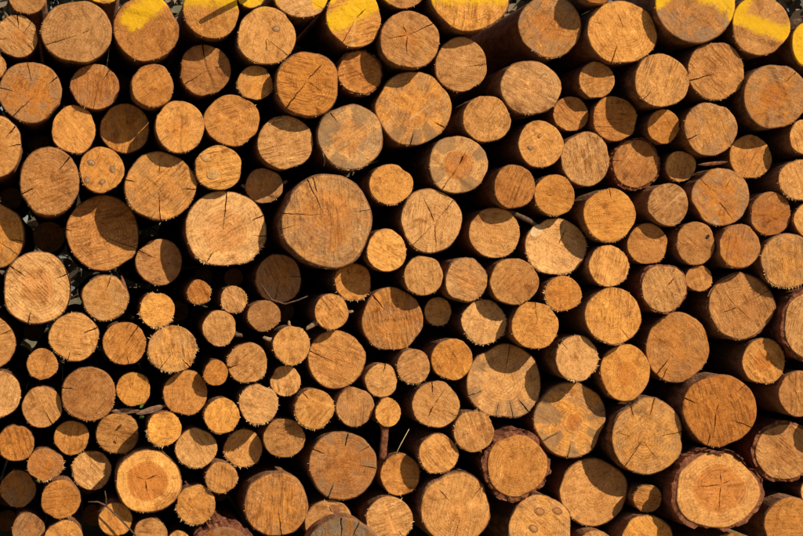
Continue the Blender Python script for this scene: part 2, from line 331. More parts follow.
    ('large pale log with splintered rim and a long crack down from its top', 0.5098, 1.2229, 0.1395, 0.1277, 0.0765, {'tone': 0.75, 'grey': 0.2, 'heart': (0.55, 0.55), 'cr': [(88, 0.15, 1), (240, 0.5, 1), (20, 0.7, 1), (350, 0.7, 1)], 'fringe': 2, 'grow': 0}),
    ('large pale log with a round orange heart at the left edge', -0.1068, 1.0275, 0.1093, 0.1209, 0.004, {'tone': 0.7, 'heart': (0.48, 0.6), 'cr': [(140, 0.4, 1), (25, 0.6, 1), (325, 0.6, 0.85), (255, 0.7, 1)], 'grow': 0}),
    ('log with a curl of bark peeling off its right side', 0.111, 0.9954, 0.0777, 0.0769, 0.0152, {'tone': 0.6, 'grey': 0.3, 'cr': [(75, 0.5, 1)], 'bark': 0.05, 'fringe': 1, 'grow': 0.0007}),
    ('small pale log just above the rough flecked log with two lower cracks', 0.2792, 0.956, 0.0583, 0.0587, 0.0129, {'tone': 0.75, 'fringe': 2, 'grow': 0}),
    ('tiny orange log to the upper left of the small log with the brown stub', 0.4179, 1.0126, 0.0399, 0.0418, 0.0365, {'fringe': 1, 'grow': 0.014}),
    ('medium golden log to the lower left of the log with the bark curl', 0.0114, 0.8684, 0.0823, 0.08, 0.0198, {'tone': 0.6, 'cr': [(22, 0.4, 1), (255, 0.6, 1)], 'fringe': 1, 'grow': 0}),
    ('medium orange log left of the rough flecked log with two lower cracks', 0.1742, 0.8463, 0.0714, 0.0721, 0.0243, {'tone': 0.5, 'cr': [(52, 0.3, 1), (280, 0.5, 1)], 'grow': 0.0008}),
    ('rough flecked log with two cracks in its lower half', 0.3296, 0.827, 0.0815, 0.0785, 0.0131, {'tone': 0.65, 'grey': 0.4, 'cr': [(237, 0.2, 1), (315, 0.5, 1)], 'fringe': 2, 'grow': 0}),
    ('small orange log to the upper left of the brown fringed log', -0.0912, 0.7802, 0.0506, 0.0514, 0.013, {'grow': 0.0006}),
    ('log cut by the left edge below the large orange-hearted log', -0.2505, 0.8505, 0.0748, 0.0862, 0.0215, {'cr': [(35, 0.5, 1)], 'grow': 0.0019}),
    ('brown fringed log with a short crack at its left side', 0.058, 0.6817, 0.0885, 0.0896, 0.0161, {'tone': 0.35, 'cr': [(165, 0.55, 1)], 'fringe': 1, 'grow': 0}),
    ('small orange log right of the brown fringed log', 0.2044, 0.6937, 0.0568, 0.0573, 0.0573, {'grow': 0}),
    ('medium orange log to the upper right of the small bright splintered log', 0.3756, 0.6787, 0.0753, 0.0756, 0.0717, {'cr': [(215, 0.4, 0.9)], 'grow': 0}),
    ('splintery log cut by the left edge beside a brown log', -0.2315, 0.6852, 0.0749, 0.0747, 0.024, {'tone': 0.65, 'fringe': 2, 'grow': 0.0019}),
    ('medium orange log with one crack left of the brown fringed log', -0.0917, 0.6403, 0.0656, 0.0683, 0.0367, {'cr': [(300, 0.2, 0.95)], 'grow': 0}),
    ('small log with a brown stub sticking out at its lower right', 0.4838, 0.8944, 0.0565, 0.06, 0.0244, {'stub': [(-20, 0.03, 0.008)], 'grow': 0}),
    ('tiny orange log to the lower right of the rough flecked log with two lower cracks', 0.4722, 0.7467, 0.0414, 0.0432, 0.0338, {'grow': 0}),
    ('tiny orange log to the upper right of the small log with the brown stub', 0.5323, 0.9888, 0.0447, 0.0464, 0.0379, {'fringe': 1, 'grow': 0}),
    ('small brown-orange log to the upper left of the log with a grey stub', 0.6324, 0.9342, 0.0561, 0.0524, 0.0359, {'tone': 0.35, 'grow': 0}),
    ('log wholly in shadow tucked under the largest log', 0.6913, 1.0579, 0.079, 0.0839, 0.1394, {'grey': 0.5, 'cr': [(5, 0.4, 1), (260, 0.3, 0.9)], 'grow': 0}),
    ('round log with a grey broken branch stub at its left side', 0.7234, 0.8363, 0.0633, 0.0665, 0.0306, {'fringe': 1, 'stub': [(165, 0.035, 0.007), (95, 0.02, 0.005)], 'grow': 0.0001}),
    ('medium orange log with one crack just above the golden bristly-rimmed log', 0.5779, 0.778, 0.0676, 0.0693, 0.044, {'cr': [(195, 0.5, 1)], 'fringe': 1, 'grow': 0}),
    ('small pale log to the upper right of the golden bristly-rimmed log', 0.7096, 0.7149, 0.0524, 0.0522, 0.0863, {'tone': 0.7, 'grow': 0}),
    ('plain orange log with one dark crack at its upper left below the stub pair', 0.8799, 0.7866, 0.0984, 0.0993, 0.0815, {'tone': 0.5, 'cr': [(162, 0.3, 1)], 'grow': 0}),
    ('small log with pale branch stubs on both sides below the largest log', 0.8579, 0.9465, 0.0583, 0.0613, 0.038, {'tone': 0.7, 'bark': 0.03, 'stub': [(215, 0.045, 0.008), (0, 0.02, 0.005)], 'grow': 0}),
    ('small golden log to the upper right of the small log with two pale stubs', 0.9371, 1.0469, 0.064, 0.0634, 0.0874, {'tone': 0.6, 'fringe': 2, 'grow': 0.0002}),
    ('largest log end of the pile, weathered face with radial cracks near its top', 0.8377, 1.2475, 0.1511, 0.1598, -0.0033, {'tone': 0.6, 'grey': 0.45, 'heart': (0.6, 0.6), 'cr': [(115, 0.05, 0.95), (108, 0.6, 1), (170, 0.3, 1), (190, 0.7, 1), (15, 0.7, 0.9)], 'bark': 0.03, 'grow': 0}),
    ('brownish log with grey stain at its lower side below middle', 1.0711, 0.9196, 0.1074, 0.1077, 0.0852, {'tone': 0.4, 'grey': 0.4, 'cr': [(130, 0.5, 0.9)], 'grow': 0}),
    ('small orange log with one crack just above the log with the hanging strip', 1.0262, 0.7167, 0.0565, 0.0575, 0.0376, {'cr': [(75, 0.5, 1)], 'grow': 0}),
    ('small orange log to the lower right of the grey-stained brownish log', 1.1338, 0.7624, 0.0583, 0.061, 0.029, {'fringe': 1, 'grow': 0}),
    ('medium orange log left of the log with the hanging strip', 0.9355, 0.6294, 0.0657, 0.0668, 0.0307, {'grey': 0.3, 'grow': 0}),
    ('medium golden log to the lower left of the orange log with one crack upper left', 0.7977, 0.625, 0.0667, 0.068, 0.0165, {'tone': 0.65, 'cr': [(125, 0.5, 1)], 'fringe': 2, 'grow': 0}),
    ('golden log with bristly rim two rows straight below the brown-stub log', 0.6126, 0.6439, 0.0672, 0.0671, 0.017, {'tone': 0.65, 'fringe': 2, 'grow': 0}),
    ('small pale log left of the golden bristly-rimmed log', 0.4907, 0.6067, 0.0594, 0.0595, 0.0014, {'tone': 0.7, 'fringe': 1, 'saw': 75, 'grow': 0}),
    ('small log wholly in shadow with branch nubs on both sides', 0.6431, 1.3701, 0.0652, 0.0598, 0.1426, {'grey': 0.4, 'stub': [(180, 0.015, 0.006), (10, 0.02, 0.006)], 'nocr': 1, 'grow': 0}),
    ('medium golden log to the upper left of the bright wedge-cracked log', 1.0549, 1.3726, 0.0761, 0.0683, 0.0166, {'tone': 0.65, 'fringe': 1, 'grow': 0.0003}),
    ('medium pale log to the lower right of the largest log', 1.0389, 1.1516, 0.0686, 0.0729, 0.0058, {'tone': 0.85, 'nocr': 1, 'grow': 0}),
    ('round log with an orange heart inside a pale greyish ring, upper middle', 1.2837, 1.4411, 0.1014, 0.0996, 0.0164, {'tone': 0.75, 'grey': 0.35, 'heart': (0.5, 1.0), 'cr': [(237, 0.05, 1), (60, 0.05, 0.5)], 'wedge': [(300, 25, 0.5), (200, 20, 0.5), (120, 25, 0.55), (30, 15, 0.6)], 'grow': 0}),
    ('medium brown-orange log to the lower left of the faint two-knot log', 1.4774, 1.3678, 0.0736, 0.0755, 0.0193, {'tone': 0.35, 'bark': 0.03, 'saw': 70, 'grow': 0}),
    ('medium golden log just above the pale log with a torn white knot', 1.6191, 1.3402, 0.0696, 0.0714, 0.031, {'tone': 0.6, 'fringe': 1, 'grow': 0}),
    ('large orange log left of the notched thick-rimmed log', 1.7322, 1.4653, 0.0881, 0.0943, 0.0503, {'tone': 0.45, 'streak': 45, 'grow': 0.0001}),
    ('large bright log with a dark wedge crack at its upper right, beside largest log', 1.1934, 1.2523, 0.1084, 0.1084, 0.0266, {'tone': 0.6, 'heart': (0.5, 0.2), 'cr': [(42, 0.3, 1), (232, 0.2, 0.95), (280, 0.2, 0.8), (110, 0.3, 0.8)], 'bark': 0.025, 'grow': 0}),
    ('large golden log shadowed at its top right of the bright wedge-cracked log', 1.4214, 1.2134, 0.0912, 0.0876, 0.0775, {'tone': 0.6, 'cr': [(300, 0.5, 0.8)], 'grow': 0}),
    ('pale splintered log with a whitish torn knot on its upper left edge', 1.6347, 1.1664, 0.113, 0.0982, 0.0778, {'tone': 0.75, 'cr': [(60, 0.2, 0.8)], 'knots': [(-0.6, 0.55, 0.17, 'w')], 'fringe': 2, 'saw': 150, 'grow': 0}),
    ('large golden log to the upper right of the pale log with a torn white knot', 1.8075, 1.2742, 0.0952, 0.0924, 0.0181, {'tone': 0.65, 'cr': [(90, 0.6, 1)], 'fringe': 1, 'saw': 5, 'grow': 0}),
    ('medium pale log just above the large streaky pale log', 1.8086, 1.1004, 0.0745, 0.0723, 0.0288, {'tone': 0.7, 'fringe': 1, 'grow': 0}),
    ('medium golden log to the upper right of the grey-stained brownish log', 1.1676, 1.0669, 0.0684, 0.0673, 0.0288, {'tone': 0.6, 'grow': 0}),
    ('medium orange log to the lower right of the bright wedge-cracked log', 1.312, 1.0529, 0.0758, 0.0778, 0.0218, {'tone': 0.5, 'grey': 0.25, 'heart': (0.5, 0.4), 'bark': 0.05, 'grow': 0}),
    ('medium orange log to the lower left of the pale log with a torn white knot', 1.4747, 1.0481, 0.0861, 0.079, 0.0131, {'tone': 0.5, 'nocr': 1, 'grow': 0}),
    ('small orange log just below the pale log with a torn white knot', 1.6488, 1.0062, 0.066, 0.0607, 0.0292, {'heart': (0.4, 0.5), 'fringe': 2, 'grow': 0}),
    ('tiny shaded log right of the grey-stained brownish log', 1.2332, 0.9458, 0.0474, 0.0503, 0.116, {'grey': 0.5, 'knots': [(0.2, -0.1, 0.1, 'o')], 'nocr': 1, 'grow': 0.0024}),
    ('medium pale log with a splintery rim left of the log cracked straight up', 1.384, 0.9108, 0.0808, 0.0775, 0.071, {'tone': 0.7, 'grey': 0.2, 'fringe': 2, 'grow': 0}),
    ('log with a single thin crack running straight up from its heart', 1.5488, 0.8994, 0.0834, 0.0814, 0.0204, {'tone': 0.55, 'heart': (0.3, 0.4), 'cr': [(88, 0.1, 1)], 'grow': 0}),
    ('medium orange log to the upper left of the large scallop-shadowed log', 1.2657, 0.7859, 0.0723, 0.071, 0.0328, {'tone': 0.55, 'grow': 0.0007}),
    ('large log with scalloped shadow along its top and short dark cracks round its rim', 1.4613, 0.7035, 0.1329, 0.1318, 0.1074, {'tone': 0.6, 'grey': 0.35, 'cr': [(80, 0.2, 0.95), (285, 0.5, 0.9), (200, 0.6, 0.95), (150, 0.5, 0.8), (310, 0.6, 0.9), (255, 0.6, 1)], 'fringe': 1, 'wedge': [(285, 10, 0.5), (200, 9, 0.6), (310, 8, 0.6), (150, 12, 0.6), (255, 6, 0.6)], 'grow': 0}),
    ('medium golden log with a splintery rim just above the tiny-hearted half-shadowed log', 1.6958, 0.7866, 0.0787, 0.08, 0.0243, {'tone': 0.65, 'cr': [(135, 0.5, 1)], 'bark': 0.03, 'fringe': 2, 'grow': 0.0009}),
    ('large streaky pale log with a short crack at lower right, right of centre', 1.8203, 0.9305, 0.1036, 0.0969, 0.0122, {'tone': 0.65, 'grey': 0.2, 'cr': [(305, 0.5, 1)], 'fringe': 1, 'saw': 85, 'grow': 0}),
    ('slightly oval log with a clear orange heart and fine dark rays', 1.8758, 0.7357, 0.09, 0.0977, 0.0634, {'tone': 0.65, 'grey': 0.15, 'heart': (0.42, 0.8), 'grow': 0}),
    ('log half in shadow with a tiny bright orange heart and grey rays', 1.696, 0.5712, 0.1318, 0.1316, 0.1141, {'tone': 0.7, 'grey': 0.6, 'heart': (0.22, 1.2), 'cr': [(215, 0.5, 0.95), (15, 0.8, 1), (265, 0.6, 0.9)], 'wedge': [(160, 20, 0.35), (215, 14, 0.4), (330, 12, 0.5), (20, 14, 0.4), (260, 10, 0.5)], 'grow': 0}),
    ('medium orange log to the upper left of the log with splinters on top', 1.2098, 0.6348, 0.0844, 0.0797, 0.0266, {'tone': 0.5, 'cr': [(60, 0.3, 0.8), (240, 0.2, 0.6), (100, 0.5, 0.9)], 'bark': 0.03, 'grow': 0}),
    ('log with a thick dark bark rim and a notch at its left', 1.9338, 1.456, 0.0911, 0.0916, 0.1368, {'tone': 0.35, 'cr': [(172, 0.7, 1)], 'bark': 0.09, 'grow': 0}),
    ('small shaded log right of the notched thick-rimmed log', 2.0922, 1.4477, 0.0544, 0.0543, 0.1254, {'grow': 0}),
    ('large dull brown log with fine radial checks below a straight-shadowed log', 2.2079, 1.3389, 0.1074, 0.0997, 0.0365, {'tone': 0.4, 'grey': 0.65, 'cr': [(140, 0.4, 1), (60, 0.4, 0.8), (300, 0.3, 0.8)], 'grow': 0}),
    ('rough sawdusty log at the right edge level with the large dull brown log', 2.4827, 1.3969, 0.0828, 0.072, 0.0056, {'tone': 0.6, 'bark': 0.04, 'fringe': 2, 'grow': 0}),
    ('medium brown-orange log to the lower right of the notched thick-rimmed log', 2.0154, 1.3108, 0.0736, 0.0744, 0.0207, {'tone': 0.4, 'streak': 40, 'grow': 0}),
    ('medium brown-orange log right of the large dull brown log', 2.3824, 1.2805, 0.0764, 0.0767, 0.0208, {'tone': 0.3, 'grey': 0.2, 'grow': 0}),
    ('medium orange log shadowed at its top left of the log with a dark hole', 1.9561, 1.1761, 0.0741, 0.0716, 0.0672, {'tone': 0.5, 'grow': 0}),
    ('orange log with a small dark hole near its upper right edge', 2.1163, 1.1783, 0.0695, 0.076, 0.0336, {'tone': 0.4, 'knots': [(0.62, 0.3, 0.09, 'd')], 'nocr': 1, 'grow': 0}),
    ('medium brown-orange log right of the log with a dark hole', 2.2646, 1.1676, 0.077, 0.0774, 0.0067, {'tone': 0.3, 'grey': 0.3, 'heart': (0.45, 0.8), 'bark': 0.04, 'grow': 0.0001}),
    ('small orange log to the upper right of the torn-rimmed log at the right edge', 2.5267, 1.2594, 0.0685, 0.0635, 0.0068, {'grow': 0}),
    ('greyish log at the right edge with a torn splintered orange lower rim', 2.4438, 1.1179, 0.1067, 0.0949, 0.0085, {'grey': 0.4, 'bark': 0.03, 'fringe': 2, 'grow': 0}),
    ('medium orange log just above the large log shadowed at upper left', 2.0027, 1.0237, 0.0853, 0.0859, 0.0279, {'tone': 0.55, 'cr': [(225, 0.4, 0.7), (45, 0.2, 0.6), (280, 0.3, 0.9)], 'bark': 0.06, 'grow': 0}),
    ('tiny orange log just below the log with a dark hole', 2.1342, 1.0574, 0.049, 0.0454, 0.0501, {'grow': 0}),
    ('large flat-faced log with thin reddish bark rim and small star crack', 2.2865, 0.9621, 0.1216, 0.1184, 0.0566, {'tone': 0.45, 'cr': [(28, 0.3, 0.9), (140, 0.1, 0.7), (310, 0.05, 0.6), (200, 0.3, 0.6)], 'bark': 0.05, 'grow': 0}),
    ('tall log with thick red bark cut by the right edge', 2.5244, 0.8966, 0.1136, 0.1311, -0.004, {'tone': 0.5, 'bark': 0.09, 'grow': 0}),
    ('large log with shadowed upper left and a crack at its lower left, by star-cracked log', 2.0689, 0.8185, 0.117, 0.1217, 0.0878, {'tone': 0.45, 'grey': 0.25, 'cr': [(232, 0.4, 0.95), (245, 0.5, 0.9)], 'saw': 140, 'grow': 0}),
    ('medium golden log to the lower left of the red-barked log at the right edge', 2.3664, 0.7708, 0.0809, 0.0808, 0.0472, {'tone': 0.6, 'heart': (0.42, 1), 'fringe': 1, 'grow': 0}),
    ('medium brown-orange log just above the scaly-barked log at the right edge', 2.479, 0.6598, 0.0729, 0.0803, 0.0104, {'tone': 0.35, 'grow': 0}),
    ('large smooth brown log with a crack running down to its bottom edge', 2.1939, 0.605, 0.1298, 0.1247, 0.0063, {'tone': 0.35, 'cr': [(75, 0.05, 0.25), (258, 0.05, 0.6), (250, 0.6, 1), (332, 0.5, 0.9), (160, 0.6, 1), (45, 0.7, 1)], 'grow': 0}),
    ('large tall pale log with many fine checks, touching the tiny-hearted log', 1.9508, 0.5154, 0.1279, 0.1336, 0.0465, {'tone': 0.65, 'grey': 0.35, 'cr': [(232, 0.3, 0.95), (225, 0.2, 0.6), (8, 0.4, 0.9), (80, 0.6, 0.95), (120, 0.7, 1), (300, 0.3, 0.7), (170, 0.4, 0.8)], 'grow': 0}),
    ('small brown-orange log just above the small dark log near the lower-left corner', -0.1756, 0.5236, 0.0602, 0.0596, 0.0234, {'tone': 0.35, 'bark': 0.03, 'grow': 0}),
    ('small orange log shadowed at its top just below the brown fringed log', 0.0032, 0.5353, 0.0581, 0.0572, 0.0778, {'grow': 0.0018}),
    ('medium orange log to the upper left of the broad pale-ringed log', 0.1534, 0.5453, 0.0723, 0.0713, 0.099, {'tone': 0.5, 'bark': 0.03, 'grow': 0}),
    ('small very pale log with long splinters along its lower left rim', 0.3023, 0.5667, 0.0572, 0.0575, 0.0002, {'tone': 0.85, 'fringe': 3, 'nocr': 1, 'grow': 0}),
    ('medium golden log to the lower right of the small bright splintered log', 0.4094, 0.4974, 0.0702, 0.0671, 0.0504, {'tone': 0.65, 'fringe': 1, 'grow': 0}),
    ('small greyish log to the upper right of the small dark log near the lower-left corner', -0.0822, 0.4524, 0.0589, 0.053, 0.0375, {'tone': 0.4, 'grey': 0.4, 'fringe': 2, 'grow': 0}),
    ('medium shaded log left of the broad pale-ringed log', 0.0693, 0.421, 0.067, 0.066, 0.1462, {'tone': 0.7, 'fringe': 1, 'grow': 0}),
    ('small dark log in shadow near the lower-left corner', -0.1711, 0.3634, 0.06, 0.0628, 0.1479, {'grey': 0.6, 'nocr': 1, 'grow': 0.0034}),
    ('medium brown-orange log right of the small dark log near the lower-left corner', -0.0327, 0.3378, 0.0638, 0.0647, 0.0316, {'tone': 0.4, 'grow': 0}),
    ('round log with dark orange heart and broad pale ring, largest at lower left', 0.2507, 0.3956, 0.109, 0.105, 0.0018, {'tone': 0.9, 'heart': (0.62, 1.1), 'cr': [(25, 0.02, 0.4), (160, 0.02, 0.3), (275, 0.02, 0.4)], 'bark': 0.03, 'grow': 0}),
    ('small log crossed by a forked twig at the bottom edge', 0.1448, 0.2705, 0.0559, 0.0564, 0.027, {'tone': 0.6, 'nocr': 1, 'grow': 0}),
    ('small brown-orange log just below the small dark log near the lower-left corner', -0.1363, 0.2362, 0.0537, 0.058, 0.0572, {'tone': 0.3, 'grey': 0.3, 'grow': 0}),
    ('medium golden log left of the log crossed by a twig', -0.0213, 0.2076, 0.0637, 0.0646, 0.0201, {'tone': 0.6, 'grow': 0}),
    ('small brown-orange log just below the broad pale-ringed log', 0.2568, 0.2171, 0.0574, 0.0578, 0.0192, {'tone': 0.4, 'grow': 0}),
    ('tiny orange log left of the dark bark-covered log at the bottom', 0.3508, 0.1888, 0.04, 0.0402, 0.0259, {'grow': 0}),
    ('medium golden log to the upper left of the dark bark-covered log at the bottom', 0.4062, 0.3144, 0.0665, 0.0668, 0.0179, {'tone': 0.6, 'grey': 0.2, 'fringe': 2, 'grow': 0}),
    ('small golden log to the lower left of the pale log with a shadow bite', 0.4889, 0.4025, 0.0546, 0.053, 0.0063, {'tone': 0.6, 'fringe': 1, 'grow': 0}),
    ('dark brown bark-covered log arching up at the bottom edge', 0.4909, 0.1786, 0.0996, 0.0901, -0.0726, {'tone': 0.1, 'grey': 1.2, 'bark': 0.2, 'grow': 0}),
    ('pale log with a shadow bite in its right side above the large dull orange log', 0.5711, 0.4894, 0.0654, 0.0654, 0.1123, {'tone': 0.7, 'fringe': 2, 'grow': 0}),
    ('medium orange log to the lower right of the golden bristly-rimmed log', 0.7019, 0.527, 0.0699, 0.0679, 0.0578, {'tone': 0.45, 'grow': 0}),
    ('large dull orange log near the bottom beside the dark bark-covered log', 0.6703, 0.3107, 0.1082, 0.1079, 0.0125, {'tone': 0.45, 'grey': 0.3, 'cr': [(280, 0.3, 0.9)], 'bark': 0.025, 'saw': 85, 'grow': 0}),
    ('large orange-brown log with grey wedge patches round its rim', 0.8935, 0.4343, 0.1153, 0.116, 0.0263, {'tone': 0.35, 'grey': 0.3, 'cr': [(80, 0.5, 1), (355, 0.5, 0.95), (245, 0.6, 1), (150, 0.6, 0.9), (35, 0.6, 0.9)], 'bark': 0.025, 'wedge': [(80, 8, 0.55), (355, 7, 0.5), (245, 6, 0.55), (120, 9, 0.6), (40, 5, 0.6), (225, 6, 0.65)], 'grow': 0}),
    ('small log end with a brown bark strip hanging beneath it', 1.0449, 0.6112, 0.0441, 0.0487, 0.0123, {'tone': 0.65, 'nocr': 1, 'grow': 0, 'strip': 1}),
    ('medium orange log right of the large wedge-patched log', 1.0945, 0.3975, 0.0703, 0.0728, 0.0677, {'tone': 0.55, 'bark': 0.03, 'grow': 0}),
    ('medium golden log to the upper right of the grey log at the bottom edge', 1.0492, 0.2509, 0.0811, 0.0801, 0.0164, {'tone': 0.65, 'cr': [(310, 0.6, 1)], 'fringe': 2, 'grow': 0}),
    ('log with one reddish oval knot above the grey bottom log', 0.8489, 0.2439, 0.0821, 0.0781, 0.0344, {'tone': 0.45, 'knots': [(0.25, 0.6, 0.17, 'r')], 'nocr': 1, 'grow': 0}),
    ('grey weathered log end poking up at the bottom edge', 0.8772, 0.1439, 0.1344, 0.1399, -0.1309, {'tone': 0.4, 'grey': 2.0, 'cr': [(95, 0.1, 1), (70, 0.3, 0.95)], 'saw': 100, 'len': 0.11, 'grow': 0.0}),
    ('medium golden log just above the large golden log at the bottom edge', 1.2149, 0.4706, 0.0695, 0.0684, 0.0104, {'tone': 0.65, 'bark': 0.03, 'fringe': 1, 'grow': 0}),
    ('smooth round log with splinters standing on its upper right rim', 1.3335, 0.5445, 0.0695, 0.0699, -0.002, {'tone': 0.5, 'fringe': 3, 'nocr': 1, 'grow': 0}),
    ('round log with ragged peeling red bark and smooth orange face', 1.4829, 0.4273, 0.1191, 0.1198, 0.0053, {'tone': 0.5, 'bark': 0.14, 'nocr': 1, 'rag': 1, 'grow': 0}),
    ('large golden log with a thin dark bark rim at the bottom edge', 1.2761, 0.2831, 0.1239, 0.1269, 0.0224, {'tone': 0.55, 'heart': (0.3, 0.3), 'cr': [(265, 0.3, 0.9), (130, 0.4, 0.8), (40, 0.5, 0.9)], 'bark': 0.05, 'grow': 0.0}),
    ('pale log at the bottom edge with two knots side by side', 1.5721, 0.2101, 0.1135, 0.1142, 0.0453, {'tone': 0.75, 'grey': 0.35, 'knots': [(0, 0.5, 0.13, 'o'), (0.55, 0.5, 0.12, 'o'), (-0.2, 0, 0.12, 'o')], 'nocr': 1, 'grow': 0}),
    ('large log with shadow over its whole upper half and a bright lower half', 1.7835, 0.3184, 0.1246, 0.1175, 0.14, {'tone': 0.5, 'tilt': 0.07, 'grow': 0}),
    ('low log arc at the bottom edge under the large upper-shadowed log', 1.7657, 0.1311, 0.0699, 0.0678, 0.0387, {'grow': 0.0003}),
    ('small orange log shadowed at its top right of the large upper-shadowed log', 1.9593, 0.2997, 0.0516, 0.0482, 0.0757, {'tone': 0.45, 'nocr': 1, 'grow': 0}),
    ('large golden log to the lower right of the large upper-shadowed log', 1.9451, 0.1574, 0.097, 0.0938, 0.0378, {'tone': 0.6, 'bark': 0.04, 'grow': 0}),
    ('widest log at lower right, ringed by thick flaky reddish bark', 2.1769, 0.3329, 0.1685, 0.1418, -0.0138, {'tone': 0.65, 'heart': (0.62, 0.9), 'cr': [(268, 0.02, 0.6), (85, 0.02, 0.4), (175, 0.05, 0.45), (30, 0.05, 0.3)], 'bark': 0.115, 'saw': 5, 'rag': 1, 'grow': 0}),
    ('log with dark scaly bark and a round shadow bite at its top, right edge', 2.4569, 0.4528, 0.1196, 0.1072, 0.0857, {'tone': 0.45, 'heart': (0.5, 0.3), 'bark': 0.11, 'saw': 140, 'grow': 0.0076}),
    ('large orange log just below the scaly-barked log at the right edge', 2.4567, 0.2081, 0.0966, 0.0922, 0.0358, {'tone': 0.5, 'bark': 0.03, 'grow': 0.0017}),
    ('dark log sliver at the right edge between scaly-barked log and the corner log', 2.5663, 0.3115, 0.0542, 0.0479, 0.0849, {'grow': 0.0017}),
    ('low log arc at the bottom edge under the wide thick-barked log', 2.2486, 0.1155, 0.0682, 0.0655, 0.0387, {'grow': 0.0087}),
    ('log of the pile running on past the right edge', 2.5977, 1.6685, 0.0727, 0.0727, 0.0213, {'deep': 'right', 'nocr': 1, 'grey': 0.5, 'tone': 0.4, 'len': 1.979, 'grow': 0.0}),
    ('log of the pile running on past the right edge', 2.6191, 0.5726, 0.0602, 0.0602, 0.0017, {'deep': 'right', 'nocr': 1, 'grey': 0.5, 'tone': 0.4, 'len': 1.998, 'grow': 0.0}),
    ('log of the pile running on past the right edge', 2.6298, 0.1511, 0.0666, 0.0666, 0.0156, {'deep': 'right', 'nocr': 1, 'grey': 0.5, 'tone': 0.4, 'len': 1.984, 'grow': 0.0}),
    ('log of the pile running on past the right edge', 2.6298, 1.0784, 0.0772, 0.0772, 0.0574, {'deep': 'right', 'nocr': 1, 'grey': 0.5, 'tone': 0.4, 'len': 1.943, 'grow': 0.0}),
    ('log of the pile running on past the right edge', 2.6298, 1.4758, 0.0709, 0.0709, 0.0562, {'deep': 'right', 'nocr': 1, 'grey': 0.5, 'tone': 0.4, 'len': 1.944, 'grow': 0.0}),
    ('log of the pile running on past the right edge', 2.6405, 0.7171, 0.0833, 0.0833, 0.0573, {'deep': 'right', 'nocr': 1, 'grey': 0.5, 'tone': 0.4, 'len': 1.943, 'grow': 0.0}),
    ('log of the pile running on past the right edge', 2.6618, 0.4161, 0.0688, 0.0688, 0.0132, {'deep': 'right', 'nocr': 1, 'grey': 0.5, 'tone': 0.4, 'len': 1.987, 'grow': 0.0}),
    ('log of the pile running on past the right edge', 2.6618, 1.9575, 0.0653, 0.0653, 0.0118, {'deep': 'right', 'nocr': 1, 'grey': 0.5, 'tone': 0.4, 'len': 1.988, 'grow': 0.0}),
    ('log of the pile running on past the right edge', 2.6725, 1.3072, 0.0647, 0.0647, 0.0374, {'deep': 'right', 'nocr': 1, 'grey': 0.5, 'tone': 0.4, 'len': 1.963, 'grow': 0.0}),
    ('log of the pile running on past the right edge', 2.6832, 1.801, 0.0824, 0.0824, 0.0504, {'deep': 'right', 'nocr': 1, 'grey': 0.5, 'tone': 0.4, 'len': 1.95, 'grow': 0.0}),
    ('log of the pile running on past the right edge', 2.726, 0.2716, 0.0717, 0.0717, 0.0392, {'deep': 'right', 'nocr': 1, 'grey': 0.5, 'tone': 0.4, 'len': 1.961, 'grow': 0.0}),
    ('log of the pile running on past the right edge', 2.726, 0.8737, 0.0799, 0.0799, 0.0051, {'deep': 'right', 'nocr': 1, 'grey': 0.5, 'tone': 0.4, 'len': 1.995, 'grow': 0.0}),
    ('log of the pile running on past the right edge', 2.7367, 1.5962, 0.0763, 0.0763, 0.0546, {'deep': 'right', 'nocr': 1, 'grey': 0.5, 'tone': 0.4, 'len': 1.945, 'grow': 0.0}),
    ('log of the pile running on past the right edge', 2.758, 0.5365, 0.0794, 0.0794, 0.045, {'deep': 'right', 'nocr': 1, 'grey': 0.5, 'tone': 0.4, 'len': 1.955, 'grow': 0.0}),
    ('log of the pile running on past the right edge', 2.758, 1.1747, 0.0717, 0.0717, 0.0107, {'deep': 'right', 'nocr': 1, 'grey': 0.5, 'tone': 0.4, 'len': 1.989, 'grow': 0.0}),
    ('log of the pile running on past the right edge', 2.7794, 1.4156, 0.0796, 0.0796, 0.02, {'deep': 'right', 'nocr': 1, 'grey': 0.5, 'tone': 0.4, 'len': 1.98, 'grow': 0.0}),
    ('log of the pile running on past the right edge', 2.8115, 0.693, 0.0799, 0.0799, 0.0583, {'deep': 'right', 'nocr': 1, 'grey': 0.5, 'tone': 0.4, 'len': 1.942, 'grow': 0.0}),
    ('log of the pile running on past the right edge', 2.8115, 1.0182, 0.0696, 0.0696, 0.0241, {'deep': 'right', 'nocr': 1, 'grey': 0.5, 'tone': 0.4, 'len': 1.976, 'grow': 0.0}),
    ('log of the pile running on past the right edge', 2.8115, 1.9093, 0.0829, 0.0829, 0.0435, {'deep': 'right', 'nocr': 1, 'grey': 0.5, 'tone': 0.4, 'len': 1.957, 'grow': 0.0}),
    ('log of the pile running on past the left edge', -0.3268, 0.1511, 0.0638, 0.0638, 0.0076, {'deep': 'left', 'nocr': 1, 'grey': 0.5, 'tone': 0.4, 'len': 1.992, 'grow': 0.0}),
    ('log of the pile running on past the left edge', -0.3268, 0.3077, 0.0634, 0.0634, 0.0543, {'deep': 'left', 'nocr': 1, 'grey': 0.5, 'tone': 0.4, 'len': 1.946, 'grow': 0.0}),
    ('log of the pile running on past the left edge', -0.3268, 0.4642, 0.0801, 0.0801, 0.0088, {'deep': 'left', 'nocr': 1, 'grey': 0.5, 'tone': 0.4, 'len': 1.991, 'grow': 0.0}),
    ('log of the pile running on past the left edge', -0.3268, 1.0061, 0.0806, 0.0806, 0.0588, {'deep': 'left', 'nocr': 1, 'grey': 0.5, 'tone': 0.4, 'len': 1.941, 'grow': 0.0}),
